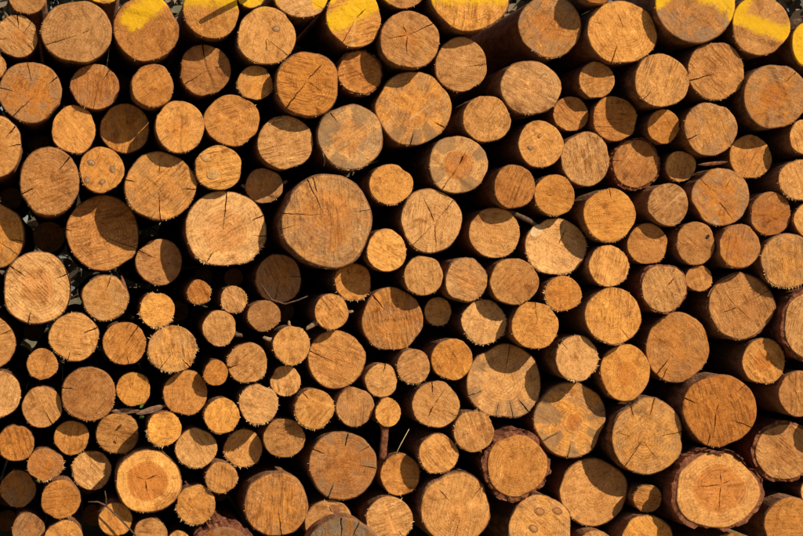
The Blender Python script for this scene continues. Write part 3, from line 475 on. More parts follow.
    ('log of the pile running on past the left edge', -0.3268, 1.6564, 0.0763, 0.0763, 0.021, {'deep': 'left', 'nocr': 1, 'grey': 0.5, 'tone': 0.4, 'len': 1.979, 'grow': 0.0}),
    ('log of the pile running on past the left edge', -0.3268, 1.8371, 0.0735, 0.0735, 0.0079, {'deep': 'left', 'nocr': 1, 'grey': 0.5, 'tone': 0.4, 'len': 1.992, 'grow': 0.0}),
    ('log of the pile running on past the left edge', -0.3685, 1.3554, 0.0599, 0.0599, 0.0583, {'deep': 'left', 'nocr': 1, 'grey': 0.5, 'tone': 0.4, 'len': 1.942, 'grow': 0.0}),
    ('log of the pile running on past the left edge', -0.3769, 0.6208, 0.0761, 0.0761, 0.0316, {'deep': 'left', 'nocr': 1, 'grey': 0.5, 'tone': 0.4, 'len': 1.968, 'grow': 0.0}),
    ('log of the pile running on past the left edge', -0.4019, 0.7894, 0.0833, 0.0833, 0.026, {'deep': 'left', 'nocr': 1, 'grey': 0.5, 'tone': 0.4, 'len': 1.974, 'grow': 0.0}),
    ('log of the pile running on past the left edge', -0.4103, 1.4999, 0.0817, 0.0817, 0.0496, {'deep': 'left', 'nocr': 1, 'grey': 0.5, 'tone': 0.4, 'len': 1.95, 'grow': 0.0}),
    ('log of the pile running on past the left edge', -0.427, 1.1386, 0.0649, 0.0649, 0.0151, {'deep': 'left', 'nocr': 1, 'grey': 0.5, 'tone': 0.4, 'len': 1.985, 'grow': 0.0}),
    ('log of the pile running on past the left edge', -0.4353, 1.9575, 0.067, 0.067, 0.0144, {'deep': 'left', 'nocr': 1, 'grey': 0.5, 'tone': 0.4, 'len': 1.986, 'grow': 0.0}),
    ('log of the pile running on past the left edge', -0.4603, 0.2234, 0.0745, 0.0745, 0.0156, {'deep': 'left', 'nocr': 1, 'grey': 0.5, 'tone': 0.4, 'len': 1.984, 'grow': 0.0}),
    ('log of the pile running on past the left edge', -0.4603, 1.7528, 0.0702, 0.0702, 0.0079, {'deep': 'left', 'nocr': 1, 'grey': 0.5, 'tone': 0.4, 'len': 1.992, 'grow': 0.0}),
    ('log of the pile running on past the left edge', -0.4603, 0.3799, 0.0755, 0.0755, 0.0212, {'deep': 'left', 'nocr': 1, 'grey': 0.5, 'tone': 0.4, 'len': 1.979, 'grow': 0.0}),
    ('log of the pile running on past the left edge', -0.3185, 1.9575, 0.0458, 0.0458, 0.035, {'deep': 'left', 'nocr': 1, 'grey': 0.5, 'tone': 0.4, 'len': 1.965, 'grow': 0.0}),
    ('log of the pile running on past the left edge', -0.4603, 0.9339, 0.0691, 0.0691, 0.0252, {'deep': 'left', 'nocr': 1, 'grey': 0.5, 'tone': 0.4, 'len': 1.975, 'grow': 0.0}),
    ('log of the pile running on past the left edge', -0.4603, 1.2711, 0.0628, 0.0628, 0.0301, {'deep': 'left', 'nocr': 1, 'grey': 0.5, 'tone': 0.4, 'len': 1.97, 'grow': 0.0}),
    ('log of the pile running on past the left edge', -0.4603, 0.5124, 0.0553, 0.0553, 0.0314, {'deep': 'left', 'nocr': 1, 'grey': 0.5, 'tone': 0.4, 'len': 1.969, 'grow': 0.0}),
    ('dark short log lost deep in a gap between the log ends', -0.0736, 1.2025, 0.0553, 0.0553, 0.5075, {'deep': 'deep', 'nocr': 1, 'grey': 0.5, 'tone': 0.4, 'len': 1.493, 'grow': 0.0}),
    ('dark short log lost deep in a gap between the log ends', 0.7878, 1.8684, 0.0511, 0.0511, 0.676, {'deep': 'deep', 'nocr': 1, 'grey': 0.5, 'tone': 0.4, 'len': 1.324, 'grow': 0.0}),
    ('dark short log lost deep in a gap between the log ends', 0.7538, 0.9409, 0.0414, 0.0414, 0.5732, {'deep': 'deep', 'nocr': 1, 'grey': 0.5, 'tone': 0.4, 'len': 1.427, 'grow': 0.0}),
    ('dark short log lost deep in a gap between the log ends', 0.5157, 0.3107, 0.0413, 0.0413, 0.5016, {'deep': 'deep', 'nocr': 1, 'grey': 0.5, 'tone': 0.4, 'len': 1.498, 'grow': 0.0}),
    ('dark short log lost deep in a gap between the log ends', 0.0851, 0.1918, 0.0413, 0.0413, 0.8197, {'deep': 'deep', 'nocr': 1, 'grey': 0.5, 'tone': 0.4, 'len': 1.18, 'grow': 0.0}),
    ('dark short log lost deep in a gap between the log ends', -0.1076, 1.5236, 0.0405, 0.0405, 0.5689, {'deep': 'deep', 'nocr': 1, 'grey': 0.5, 'tone': 0.4, 'len': 1.431, 'grow': 0.0}),
    ('dark short log lost deep in a gap between the log ends', -0.2209, 0.1918, 0.0398, 0.0398, 0.6894, {'deep': 'deep', 'nocr': 1, 'grey': 0.5, 'tone': 0.4, 'len': 1.311, 'grow': 0.0}),
    ('dark short log lost deep in a gap between the log ends', 0.8104, 1.036, 0.0396, 0.0396, 0.7901, {'deep': 'deep', 'nocr': 1, 'grey': 0.5, 'tone': 0.4, 'len': 1.21, 'grow': 0.0}),
    ('dark short log lost deep in a gap between the log ends', -0.2096, 1.3452, 0.0394, 0.0394, 0.7226, {'deep': 'deep', 'nocr': 1, 'grey': 0.5, 'tone': 0.4, 'len': 1.277, 'grow': 0.0}),
    ('dark short log lost deep in a gap between the log ends', 0.3797, 0.9409, 0.0386, 0.0386, 0.6304, {'deep': 'deep', 'nocr': 1, 'grey': 0.5, 'tone': 0.4, 'len': 1.37, 'grow': 0.0}),
    ('dark short log lost deep in a gap between the log ends', -0.1303, 0.8696, 0.0379, 0.0379, 0.7073, {'deep': 'deep', 'nocr': 1, 'grey': 0.5, 'tone': 0.4, 'len': 1.293, 'grow': 0.0}),
    ('dark short log lost deep in a gap between the log ends', -0.2209, 0.275, 0.0376, 0.0376, 0.7222, {'deep': 'deep', 'nocr': 1, 'grey': 0.5, 'tone': 0.4, 'len': 1.278, 'grow': 0.0}),
    ('dark short log lost deep in a gap between the log ends', 0.4817, 1.0598, 0.0364, 0.0364, 0.8137, {'deep': 'deep', 'nocr': 1, 'grey': 0.5, 'tone': 0.4, 'len': 1.186, 'grow': 0.0}),
    ('dark short log lost deep in a gap between the log ends', 0.5724, 1.0598, 0.0345, 0.0345, 0.5424, {'deep': 'deep', 'nocr': 1, 'grey': 0.5, 'tone': 0.4, 'len': 1.458, 'grow': 0.0}),
    ('dark short log lost deep in a gap between the log ends', 0.0624, 0.3107, 0.034, 0.034, 0.7241, {'deep': 'deep', 'nocr': 1, 'grey': 0.5, 'tone': 0.4, 'len': 1.276, 'grow': 0.0}),
    ('dark short log lost deep in a gap between the log ends', 0.1757, 1.7495, 0.0337, 0.0337, 0.5994, {'deep': 'deep', 'nocr': 1, 'grey': 0.5, 'tone': 0.4, 'len': 1.401, 'grow': 0.0}),
]
# strokes of yellow marking paint on the front of the pile: x0, z0, x1, z1, half width
PAINT = [(0.201, 1.908, 0.315, 2.002, 0.046), (0.046, 1.986, 0.153, 1.989, 0.029), (0.373, 2.0, 0.543, 2.004, 0.059), (0.537, 1.994, 0.629, 1.999, 0.056), (0.808, 1.974, 0.855, 1.995, 0.026), (0.865, 1.909, 1.022, 2.005, 0.043), (1.219, 2.029, 1.406, 2.034, 0.064), (2.122, 2.05, 2.264, 1.999, 0.055), (1.97, 1.999, 2.008, 2.034, 0.034), (2.239, 1.964, 2.451, 1.893, 0.033), (2.48, 1.921, 2.501, 1.797, 0.045)]

def paint_at(x, z):
    p = 0.0
    for x0, z0, x1, z1, w in PAINT:
        dx, dz = x1-x0, z1-z0
        t = max(0.0, min(1.0, ((x-x0)*dx + (z-z0)*dz)/(dx*dx+dz*dz)))
        d = math.hypot(x-x0-t*dx, z-z0-t*dz)
        p = max(p, 1.0 - max(0.0, d - w*0.35)/(w*0.95))
    return max(0.0, p)

def smooth01(a, b, x):
    t = max(0.0, min(1.0, (x-a)/(b-a))); return t*t*(3-2*t)

RINGS = [0.05, 0.11, 0.18, 0.25, 0.32, 0.39, 0.46, 0.53, 0.60, 0.67, 0.74, 0.80, 0.86, 0.91, 0.95, 0.98, 1.0]

def make_log(idx, label, X, Z, rx, rz, Y, o):
    rg = random.Random(1000+idx)
    R0 = (rx+rz)/2
    bark = o.get('bark', rg.choice((0.012, 0.016, 0.022)))
    if bark >= 0.08: bark *= 1.0
    rag = o.get('rag', 0)
    ph = [rg.uniform(0, 6.283) for _ in range(8)]
    am = [0, 0, 0.010*rg.random(), 0.024*rg.uniform(0.3, 1), 0.018*rg.random(), 0.012*rg.random(), 0.010*rg.random(), 0.008*rg.random()]
    flats = [(rg.uniform(0, 6.283), rg.choice((0, 0.015, 0.03, 0.05))) for _ in range(3)]
    def shape(a):
        c, s = math.cos(a), math.sin(a)
        r = 1/math.hypot(c/rx, s/rz)
        r *= 1 + sum(am[k]*math.cos(k*a+ph[k]) for k in range(8))
        for fa, fd in flats:
            q = math.cos(a-fa)
            if q > 1-fd: r *= (1-fd)/q
        return r
    def bark_t(a):
        if bark < 0.04: return bark*(1 + 0.5*mn.noise((math.cos(a)*2.2+idx, math.sin(a)*2.2, 0.3)))
        c, s = math.cos(a), math.sin(a)
        n = 0.8*mn.noise((c*1.3+idx*3.1, s*1.3, 0.7)) + 0.7*mn.noise((c*3.3+idx*3.1, s*3.3, 1.7)) + 0.35*mn.noise((c*11+idx, s*11, 2.2))
        k = mn.noise((c*2.3+idx*1.7, s*2.3, 5.0))
        if k > 0.22: n -= 1.0*smooth01(0.22, 0.30, k)          # places where a plate has come off
        return max(0.012, bark*(0.95 + (0.65 if rag else 0.45)*n))
    def wood_r(a): return shape(a)*(1-bark*0.9) + R0*0.010*mn.noise((math.cos(a)*6+idx, math.sin(a)*6, 4.0)) + 0.0014*mn.noise((math.cos(a)*15+idx, math.sin(a)*15, 6.0))
    def outer_r(a): return wood_r(a) + R0*bark_t(a)
    root = bpy.data.objects.new('log', None); COL.objects.link(root)
    root.empty_display_size = 0.05
    root.location = (X, Y, Z)
    length = o.get('len', rg.uniform(1.9, 2.1))
    if 'len' not in o: root.rotation_euler = (R(rg.uniform(-0.25, 0.25)), 0, R(rg.uniform(-0.25, 0.25)))
    tag(root, label, 'log', {'deep': 'short logs lost deep in the gaps', 'right': 'logs past the right edge', 'left': 'logs past the left edge'}[o['deep']] if o.get('deep') else 'cut logs stacked in the woodpile')
    # ---- cut face
    tx, tz = rg.gauss(0, 0.045), rg.gauss(0, 0.045)
    bias = (o.get('tone', 0.5)-0.5)*0.16 - 0.25*max(0.0, o.get('grey', 0)-0.3)*0.2
    tx += bias; tz += bias
    if 'tilt' in o: tx, tz = o['tilt'], o['tilt']
    px, pz = rg.uniform(-0.14, 0.14)*R0, rg.uniform(-0.14, 0.14)*R0
    cracks = [(R(a), t0, t1, rg.uniform(0.0013, 0.0027) if R0 > 0.05 else 0.0009) for a, t0, t1 in o.get('cr', [])]
    cracks = [(a, 0.03 if t0 <= 0.3 else t0, 1.0 if t1 >= 0.85 else t1, wd) for a, t0, t1, wd in cracks]
    if not o.get('nocr'):
        for _ in range(rg.choice((0, 1, 1, 2, 3))):
            t0, t1 = (0.03, rg.uniform(0.2, 0.6)) if rg.random() < 0.45 else (rg.uniform(0.45, 0.85), 1.0)
            cracks.append((rg.uniform(0, 6.283), t0, t1, rg.uniform(0.0003, 0.0008)))
    cols = [(2*math.pi*k/60, 0, None) for k in range(60)]
    keep = []
    for ca in sorted(cracks):
        if all(abs((ca[0]-q[0]+math.pi) % (2*math.pi)-math.pi) > 0.12 for q in keep): keep.append(ca)
    cols = [c for c in cols if all(abs((c[0]-q[0]+math.pi) % (2*math.pi)-math.pi) > 0.045 for q in keep)]
    for q in keep:
        for side in (-1, 0, 1): cols.append((q[0] % (2*math.pi) + side*1e-5, side, q))
    cols.sort(key=lambda c: c[0] % (2*math.pi) if c[0] >= 0 else c[0])
    nc = len(cols)
    saw = R(o.get('saw', rg.uniform(0, 180))); cs, sn = math.cos(saw), math.sin(saw)
    off = (rg.uniform(0, 50), rg.uniform(0, 50))
    step_a = rg.uniform(0, 6.283); step_o = rg.uniform(-0.5, 0.5)*R0; step_h = rg.choice((0, 0, 0.001, 0.002, 0.0035))
    def height(x, z):
        h = tx*x + tz*z + 0.0016*mn.noise((x*22+idx*7, z*22, 0.5)) + 0.0005*mn.noise((x*70+idx*7, z*70, 1.5))
        sx, sz = x*cs+z*sn, -x*sn+z*cs
        h += 0.0010*mn.noise((sx*8+idx, sz*85, 3.0))
        d = x*math.cos(step_a)+z*math.sin(step_a) - step_o + 0.006*mn.noise((x*30, z*30, idx*1.3))
        return h + step_h*smooth01(-0.002, 0.002, d)
    vs, fs, cut, pol, pnt, stk, wdg = [], [], [], [], [], [], []
    stang = R(o['streak']) if 'streak' in o else None
    def add(x, z, t, y):
        vs.append((x, y, z)); cut.append((x*cs+z*sn+off[0], -x*sn+z*cs+off[1], idx*0.37))
        q = math.hypot(x-px, z-pz); pol.append(((x-px)/max(q, 1e-6)*t, (z-pz)/max(q, 1e-6)*t, 0.0))
        pnt.append(paint_at(X+x, Z+z))
        s = 0.0
        if stang is not None:
            al = (x-px)*math.cos(stang)+(z-pz)*math.sin(stang); pe = -(x-px)*math.sin(stang)+(z-pz)*math.cos(stang)
            s = smooth01(0.005, 0.0015, abs(pe)) * (1.0 if al > -0.3*R0 else 0.0)
        stk.append(s)
        g_ = 0.0
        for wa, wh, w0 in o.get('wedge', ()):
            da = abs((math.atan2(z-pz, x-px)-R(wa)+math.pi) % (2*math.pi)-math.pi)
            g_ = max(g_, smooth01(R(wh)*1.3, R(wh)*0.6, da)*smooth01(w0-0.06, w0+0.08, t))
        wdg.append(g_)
    add(px, pz, 0.0, height(px, pz))
    for ti, t in enumerate(RINGS):
        for (a, side, q) in cols:
            bx, bz = wood_r(a)*math.cos(a), wood_r(a)*math.sin(a)
            x, z = px+(bx-px)*t, pz+(bz-pz)*t
            wv = 0.045*R0*(1-t)*min(1, t*3)
            x += wv*mn.noise((x*26+idx, z*26, 8.0)); z += wv*mn.noise((x*26+idx, z*26, 18.0))
            y = height(x, z)
            if q:
                _, t0, t1, wd = q
                sh = smooth01(t0-0.04, t0+0.12, t)*(1.0 if t1 >= 0.97 else smooth01(t1+0.04, t1-0.12, t))
                jig = (0.0020*mn.noise((t*7, idx*2.0, q[0]*5)) + 0.0010*mn.noise((t*23, idx*2.0, q[0]*5))) * sh
                ww = wd*sh*(0.8+0.5*mn.noise((t*14, idx, q[0]*3)))
                ww *= (0.3+0.9*t) if t1 >= 0.97 else (1.15-0.8*t)
                nx, nz = -math.sin(a), math.cos(a)
                x += nx*(jig+side*max(ww, 0.00012)); z += nz*(jig+side*max(ww, 0.00012))
                if side == 0: y += 0.022*sh*min(1, wd/0.0009)
            if t > 0.99: y += 0.0015 + 0.0012*rg.random()
            add(x, z, t, y)
    for (a, side, q) in cols:                      # rim turned back to the bark
        r = wood_r(a)*1.003
        add(r*math.cos(a), r*math.sin(a), 1.0, height(r*math.cos(a), r*math.sin(a))+0.016)
    nr = len(RINGS)+1
    for k in range(nc): fs.append((0, 1+k, 1+(k+1) % nc))
    for i in range(nr-1):
        for k in range(nc):
            k2 = (k+1) % nc
            if cols[k][2] is not None and cols[k][2] is cols[k2][2]: continue
            fs.append((1+i*nc+k, 1+(i+1)*nc+k, 1+(i+1)*nc+k2, 1+i*nc+k2))
    for k in range(nc):                            # crack walls on vertices of their own: hard edges
        k2 = (k+1) % nc
        if cols[k][2] is not None and cols[k][2] is cols[k2][2]:
            base = len(vs)
            for i in range(nr):
                for kk in (k, k2):
                    s_ = 1+i*nc+kk
                    for lst in (vs, cut, pol, pnt, stk, wdg): lst.append(lst[s_])
            for i in range(nr-1): fs.append((base+2*i, base+2*i+2, base+2*i+3, base+2*i+1))
    face = link('cut_face', vs, fs, WOOD, root)
    me = face.data
    at = me.attributes.new('cut', 'FLOAT_VECTOR', 'POINT'); at.data.foreach_set('vector', [c for v in cut for c in v])
    at = me.attributes.new('pol', 'FLOAT_VECTOR', 'POINT'); at.data.foreach_set('vector', [c for v in pol for c in v])
    at = me.attributes.new('paint', 'FLOAT', 'POINT'); at.data.foreach_set('value', pnt)
    at = me.attributes.new('streak', 'FLOAT', 'POINT'); at.data.foreach_set('value', stk)
    at = me.attributes.new('wedge', 'FLOAT', 'POINT'); at.data.foreach_set('value', wdg)
    hr, hs = o.get('heart', (rg.uniform(0.3, 0.6), rg.uniform(0.0, 0.25)))
    tone = 0.5 + (o['tone']-0.5)*1.7 - 0.04 if 'tone' in o else rg.uniform(0.15, 0.75)
    tone += rg.uniform(-0.08, 0.08)
    face.color = (max(0, tone), hr, max(0, hs)*0.74, o.get('grey', 0.06))
    # ---- bark shell with an annular front edge
    nb = 120 if bark >= 0.06 else 56
    ys = [0.0, 0.012, 0.035, 0.08, 0.16, 0.3, 0.55, 0.9, 1.4, 1.0]
    ys = [y*length/2.0 if y > 0.3 else min(y, length*0.6) for y in ys[:-1]] + [length]
    ys = sorted(set(ys))
    vs, fs = [], []
    grow = o.get('grow', 0.0)
    for j in range(nb):                            # inner edge, against the wood
        a = 2*math.pi*j/nb; r = wood_r(a)*0.997
        x, z = r*math.cos(a), r*math.sin(a)
        vs.append((x, height(x, z)+0.004, z))
    for i, y in enumerate(ys):
        for j in range(nb):
            a = 2*math.pi*j/nb
            r = outer_r(a) + grow*smooth01(0.05, 0.8, y) - (0 if i == 0 else 0.0015)
            r += R0*0.03*mn.noise((math.cos(a)*4+idx, math.sin(a)*4, y*11))*(1 if i else 0.3)
            if bark >= 0.06: r += R0*0.035*mn.noise((math.cos(a)*5+idx, math.sin(a)*5, y*25+3))*(1 if i else 0.4)
            x, z = r*math.cos(a), r*math.sin(a)
            yy = y
            if i == 0:
                yy = height(x, z)+0.006+0.006*abs(mn.noise((math.cos(a)*5+idx, math.sin(a)*5, 9.0)))
                if bark >= 0.06: yy += 0.012*mn.noise((math.cos(a)*6+idx, math.sin(a)*6, 12.0))
            vs.append((x, yy, z))
    for i in range(len(ys)):
        for j in range(nb):
            j2 = (j+1) % nb
            fs.append((i*nb+j, (i+1)*nb+j, (i+1)*nb+j2, i*nb+j2))
    if bark >= 0.06:                               # loose scales along the rim, part of the same bark
        for _ in range(40 if rag else 22):
            a = rg.uniform(0, 6.283); r = outer_r(a)*rg.uniform(0.955, 1.01); y = rg.choice((0.006, 0.010, 0.03, 0.07))*rg.uniform(0.6, 1.5)
            e = Vector((math.cos(a), 0, math.sin(a))); tg = Vector((-math.sin(a), rg.gauss(0, 0.2), math.cos(a))); dp = Vector((0, 1, 0))
            e2 = (e + tg*rg.gauss(0, 0.25) + dp*rg.gauss(0, 0.3)).normalized(); L1 = rg.uniform(0.005, 0.022); L2 = rg.uniform(0.006, 0.02); th = rg.uniform(0.0015, 0.004)
            c0 = e*r + dp*y; n = len(vs)
            for sy, f1 in ((0, 1.0), (1, 0.8)):
                for st_, sr in ((-1, -0.6), (-0.3, -0.9), (0.7, -0.7), (1, 0.3), (0.3, 1), (-0.8, 0.6)):
                    vs.append(c0 + tg*(st_*L1*f1*rg.uniform(0.7, 1.1)) + e2*(sr*th*rg.uniform(0.7, 1.2)) + dp*(sy*L2 + rg.uniform(-0.002, 0.002)))
            for j in range(6): fs.append((n+j, n+(j+1) % 6, n+6+(j+1) % 6, n+6+j))
            fs.append(tuple(n+5-j for j in range(6))); fs.append(tuple(n+6+j for j in range(6)))
    link('bark', vs, fs, REDBARK if bark >= 0.06 else BARK, root, smooth=bark < 0.06)
    # ---- far cut face
    vs = [(0, length-0.003, 0)]; fs = []
    for j in range(32):
        a = 2*math.pi*j/32; r = outer_r(a)*0.985 + grow; vs.append((r*math.cos(a), length-0.003, r*math.sin(a)))
    for j in range(32): fs.append((0, 1+(j+1) % 32, 1+j))
    bk = link('cut_face', vs, fs, WOOD, root, smooth=False); bk.color = (tone, 0.5, 0.1, 0.4)
    # ---- splinters and flecks left by the saw
    if o.get('deep'): return root
    fr = o.get('fringe', 0)
    vs, fs = [], []
    def sliver(p, d, l, w):
        d = d.normalized(); s = d.cross(Vector((rg.gauss(0, 1), rg.gauss(0, 1), rg.gauss(0, 1)))).normalized()*w; u = d.cross(s).normalized()*w*0.6
        n = len(vs); vs.extend([p-s-u, p+s-u, p+u, p+d*l]); fs.extend([(n, n+1, n+3), (n+1, n+2, n+3), (n+2, n, n+3), (n, n+2, n+1)])
    cluster = [rg.gauss(-1.7, 0.9) for _ in range(5)]
    if label.endswith('upper right rim'): cluster = [1.05, 0.75, 1.35, 1.2]
    if fr == 3 and 'lower left' in label: cluster = [-2.6, -2.2, -1.8, -2.9]
    nf = int((14, 60, 140, 150)[fr]*(0.5+R0/0.08*0.5))
    for _ in range(nf):
        a = rg.choice(cluster)+rg.gauss(0, 0.16) if rg.random() < 0.85 else rg.uniform(0, 6.283)
        r = wood_r(a)*rg.uniform(0.975, 1.0); x, z = r*math.cos(a), r*math.sin(a)
        d = Vector((math.cos(a)+rg.gauss(0, 0.4), -0.5+rg.gauss(0, 0.5), math.sin(a)+rg.gauss(0, 0.4)))
        big = rg.random() < 0.2*(fr > 1)
        sliver(Vector((x, height(x, z)+0.003, z)), d, rg.uniform(0.002, 0.007)*(1.9 if big else 1), rg.uniform(0.0008, 0.0017)*(1.6 if big else 1))
    for _ in range(int((20, 40, 80, 80)[fr]*R0/0.07)):
        a = rg.uniform(0, 6.283); r = wood_r(a)*math.sqrt(rg.random())*0.97; x, z = r*math.cos(a), r*math.sin(a)
        sliver(Vector((x, height(x, z), z)), Vector((rg.gauss(0, 1), -0.25, rg.gauss(0, 1))), rg.uniform(0.002, 0.007), rg.uniform(0.0005, 0.0011))
    sp = link('splinters', vs, fs, SPLINTER, root, smooth=False); sp['kind'] = 'stuff'
    # ---- knots
    for kx, kz, kr, kind in o.get('knots', []):
        cx, cz = kx*rx, kz*rz; kr2 = kr*R0; ka = rg.uniform(0, 3.1)
        vs, fs = [], []
        prof = [(0.0, -0.0008), (0.45, -0.0009), (0.72, -0.0006), (0.85, -0.0001), (1.02, -0.0003), (1.15, -0.0006), (1.3, 0.003)]
        if kind == 'd': prof = [(0.0, 0.0), (0.5, -0.0002), (0.8, -0.0010), (1.0, -0.0016), (1.2, 0.002)]
        for i, (f, dy) in enumerate(prof):
            for j in range(24):
                a = 2*math.pi*j/24; q = f*kr2*(1+0.12*mn.noise((math.cos(a)*1.5+kx*9, math.sin(a)*1.5, idx)))
                ux, uz = math.cos(a)*q*0.8, math.sin(a)*q*1.15
                x, z = cx+ux*math.cos(ka)-uz*math.sin(ka), cz+ux*math.sin(ka)+uz*math.cos(ka)
                vs.append((x, height(x, z)+dy-0.0012, z))
        for i in range(len(prof)-1):
            for j in range(24): fs.append((i*24+j, (i+1)*24+j, (i+1)*24+(j+1) % 24, i*24+(j+1) % 24))
        kn = link('knot', vs, fs, KNOT[kind], root)
        if kind in 'gro':
            kn.data.materials.append(KNOTRING)
            for p in kn.data.polygons:
                if 2 <= p.index//24 <= 3: p.material_index = 1
    # ---- broken branch stubs
    for ang, ln, rad in o.get('stub', []):
        a = R(ang); d = Vector((math.cos(a), -0.15, math.sin(a))); r = outer_r(a)
        b = Vector((r*math.cos(a)*0.93, 0.012+rad, r*math.sin(a)*0.93))
        pts = [b, b+d*ln*0.5, b+d*(ln*0.9)+Vector((0, 0, 0.002)), b+d*(ln*1.05)]
        v_, f_ = tube_mesh(pts, [rad*1.4, rad, rad*0.85, rad*0.4], 9)
        link('branch_stub', [v+Vector((mn.noise(v*90)*0.0015,)*3) for v in v_], f_, STUB if ang != -20 else TWIG, root)
    if o.get('strip'):
        vs, fs = [], []
        n = 14
        for i in range(n):
            t = i/(n-1); z = -rz*0.62 - t*0.125; x = -0.006-0.010*t+0.003*mn.noise((t*3, 1, 2)); wd = 0.050-0.024*smooth01(0, 0.22, t)+0.002*mn.noise((t*8, 4, 1)) if t < 0.97 else 0.020
            y = 0.012+0.01*t
            for (sx, sy) in ((-1, 0), (-0.5, -0.005), (0.5, -0.005), (1, 0), (0.5, 0.005), (-0.5, 0.005)):
                vs.append((x+sx*wd*0.5, y+sy, z))
        for i in range(n-1):
            for j in range(6): fs.append((i*6+j, i*6+(j+1) % 6, (i+1)*6+(j+1) % 6, (i+1)*6+j))
        fs.append((0, 1, 2, 3, 4, 5)); fs.append(tuple((n-1)*6+j for j in range(6)))
        link('bark_strip', vs, fs, REDBARK, root)
    return root

for _i, (_label, _x, _z, _rx, _rz, _y, _o) in enumerate(LOGS):
    make_log(_i, _label, _x, _z, _rx, _rz, _y, _o)

# ------------------------------------------------------------------ small things caught in the pile
def stick(name, label, cat, pts, rads, mat, sub=()):
    v, f = tube_mesh(pts, rads, 7)
    b = Vector(pts[0]); o = link(name, [q-b for q in v], f, mat); o.location = b
    tag(o, label, cat)
    for p2, r2 in sub:
        v, f = tube_mesh(p2, r2, 6); link('side_shoot', [q-b for q in v], f, mat, o)
    return o

def strip(name, label, cat, p0, p1, width, mat, curl=0.3, seed=1):
    p0, p1 = Vector(p0), Vector(p1); ax = (p1-p0); ln = ax.length; ax.normalize()
    side = ax.cross(Vector((0, 1, 0.25))).normalized(); nrm = side.cross(ax)
    vs, fs = [], []; n, m = 14, 5
    for lay in (0, 1):
        for i in range(n):
            t = i/(n-1); wd = width*(math.sin(math.pi*min(0.97, max(0.03, t)))**0.45)*(1+0.25*mn.noise((t*5, seed, 0)))
            for j in range(m):
                s = j/(m-1)-0.5
                p = ax*(t*ln) + side*(s*wd) + nrm*(curl*width*(s*s*2+0.5*math.sin(t*3+seed)) + lay*0.0018 + 0.0015*mn.noise((t*9, s*4, seed)))
                vs.append(p)
    N = n*m
    for i in range(n-1):
        for j in range(m-1):
            q = (i*m+j, (i+1)*m+j, (i+1)*m+j+1, i*m+j+1); fs.append(q); fs.append(tuple(N+k for k in q[::-1]))
    for i in range(n-1):
        for j in (0, m-1): fs.append((i*m+j, (i+1)*m+j, N+(i+1)*m+j, N+i*m+j))
    for j in range(m-1):
        for i in (0, n-1): fs.append((i*m+j, i*m+j+1, N+i*m+j+1, N+i*m+j))
    o = link(name, vs, fs, mat); o.location = p0; tag(o, label, cat); return o

stick('forked_twig', 'thin grey forked twig lying across a small log at the bottom edge', 'twig',
      [(0.056, -0.012, 0.334), (0.088, -0.014, 0.334), (0.114, -0.014, 0.321), (0.146, -0.012, 0.29), (0.178, -0.01, 0.257), (0.21, -0.008, 0.22)], [.0022, .0026, .003, .003, .003, .0028], TWIG,
      [([(0.114, -0.014, 0.321), (0.114, -0.016, 0.347), (0.11, -0.018, 0.37)], [.0026, .002, .0014]), ([(0.114, -0.014, 0.321), (0.095, -0.006, 0.304), (0.079, 0.0, 0.3)], [.002, .0016, .001])])
stick('dry_straw', 'pale dry straw standing slantwise beside the log with the hanging strip', 'straw',
      [(1.071, 0.03, 0.465), (1.091, 0.03, 0.504), (1.119, 0.03, 0.554)], [.0016, .0015, .001], STRAW)
stick('dead_branch', 'dark dead branch lodged between two orange logs above the torn white knot', 'branch',
      [(1.466, 0.1, 1.292), (1.487, 0.085, 1.281), (1.516, 0.075, 1.267), (1.543, 0.07, 1.254), (1.567, 0.085, 1.241)], [.007, .0085, .009, .009, .006], TWIG)
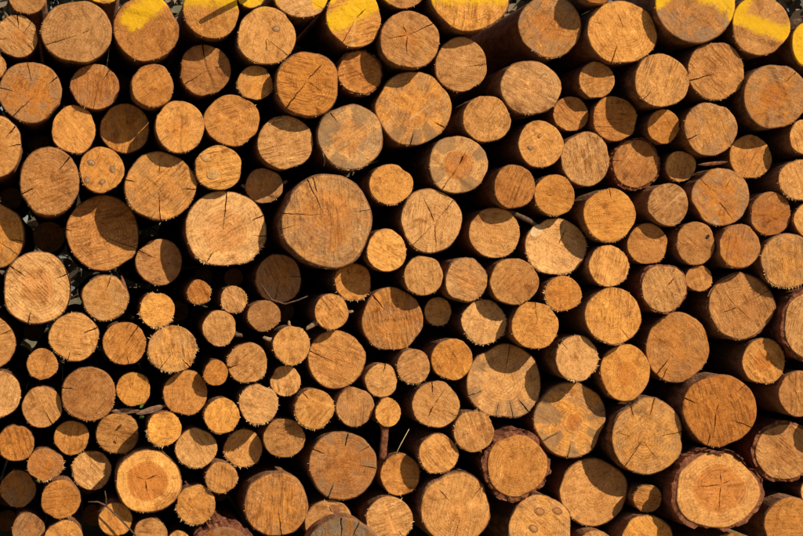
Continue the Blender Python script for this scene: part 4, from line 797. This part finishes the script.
stick('dead_branch', 'broken branch sticking out of the pile top above the yellow log tip', 'branch',
      [(0.705, 0.06, 2.099), (0.634, -0.09, 2.052), (0.574, -0.1, 2.03), (0.519, -0.105, 2.005)], [.010, .0095, .009, .007], TWIG)
stick('curved_twig', 'thin dark curved twig under the wholly shadowed log', 'twig',
      [(0.632, 0.1, 1.033), (0.664, 0.09, 0.987), (0.708, 0.085, 0.973), (0.751, 0.08, 0.986), (0.784, 0.08, 1.0)], [.003, .003, .003, .0025, .0015], TWIG)
stick('thin_shoot', 'thin hooked shoot below the diagonally cracked log, beside blotchy grey log', 'twig',
      [(0.834, 0.05, 1.434), (0.835, 0.03, 1.453), (0.827, 0.02, 1.475)], [.002, .002, .0012], STUB)
strip('bark_flake', 'grey-brown bark flake lying between the brown fringed log and small golden log', 'bark flake', (0.132, 0.085, 0.619), (0.226, 0.08, 0.621), .017, DRYLEAF, .3, 1)
strip('bark_flake', 'curled grey bark flake resting against the small bright splintered log', 'bark flake', (0.213, 0.085, 0.611), (0.312, 0.075, 0.637), .020, DRYLEAF, .35, 4)
strip('bark_flake', 'reddish bark curl peeling beside the log with the bark curl', 'bark flake', (0.163, 0.012, 1.067), (0.186, 0.03, 0.988), .014, REDBARK, .5, 7)
strip('bark_flake', 'small dark bark shred lying over the wide dull brown log beside tiny shaded log', 'bark flake', (2.131, 0.05, 1.448), (2.238, 0.05, 1.46), .012, REDBARK, .5, 9)
strip('bark_flake', 'dark grey bark slab jammed at upper right beside the slanting yellow band', 'bark flake', (2.447, 0.05, 1.926), (2.505, 0.04, 1.954), .03, TWIG, .3, 3)
strip('leaf', 'small green leaf between two bark flakes', 'leaf', (0.221, 0.01, 0.603), (0.237, 0.005, 0.607), .010, LEAF, .3, 2)
strip('leaf', 'tiny green leaf sprouting above the two bark flakes', 'leaf', (0.224, 0.01, 0.636), (0.237, 0.015, 0.648), .009, LEAF, .3, 6)
strip('leaf', 'green leaf tucked above the small dark corner log', 'leaf', (-0.114, 0.06, 0.401), (-0.095, 0.05, 0.392), .010, LEAF, .3, 5)
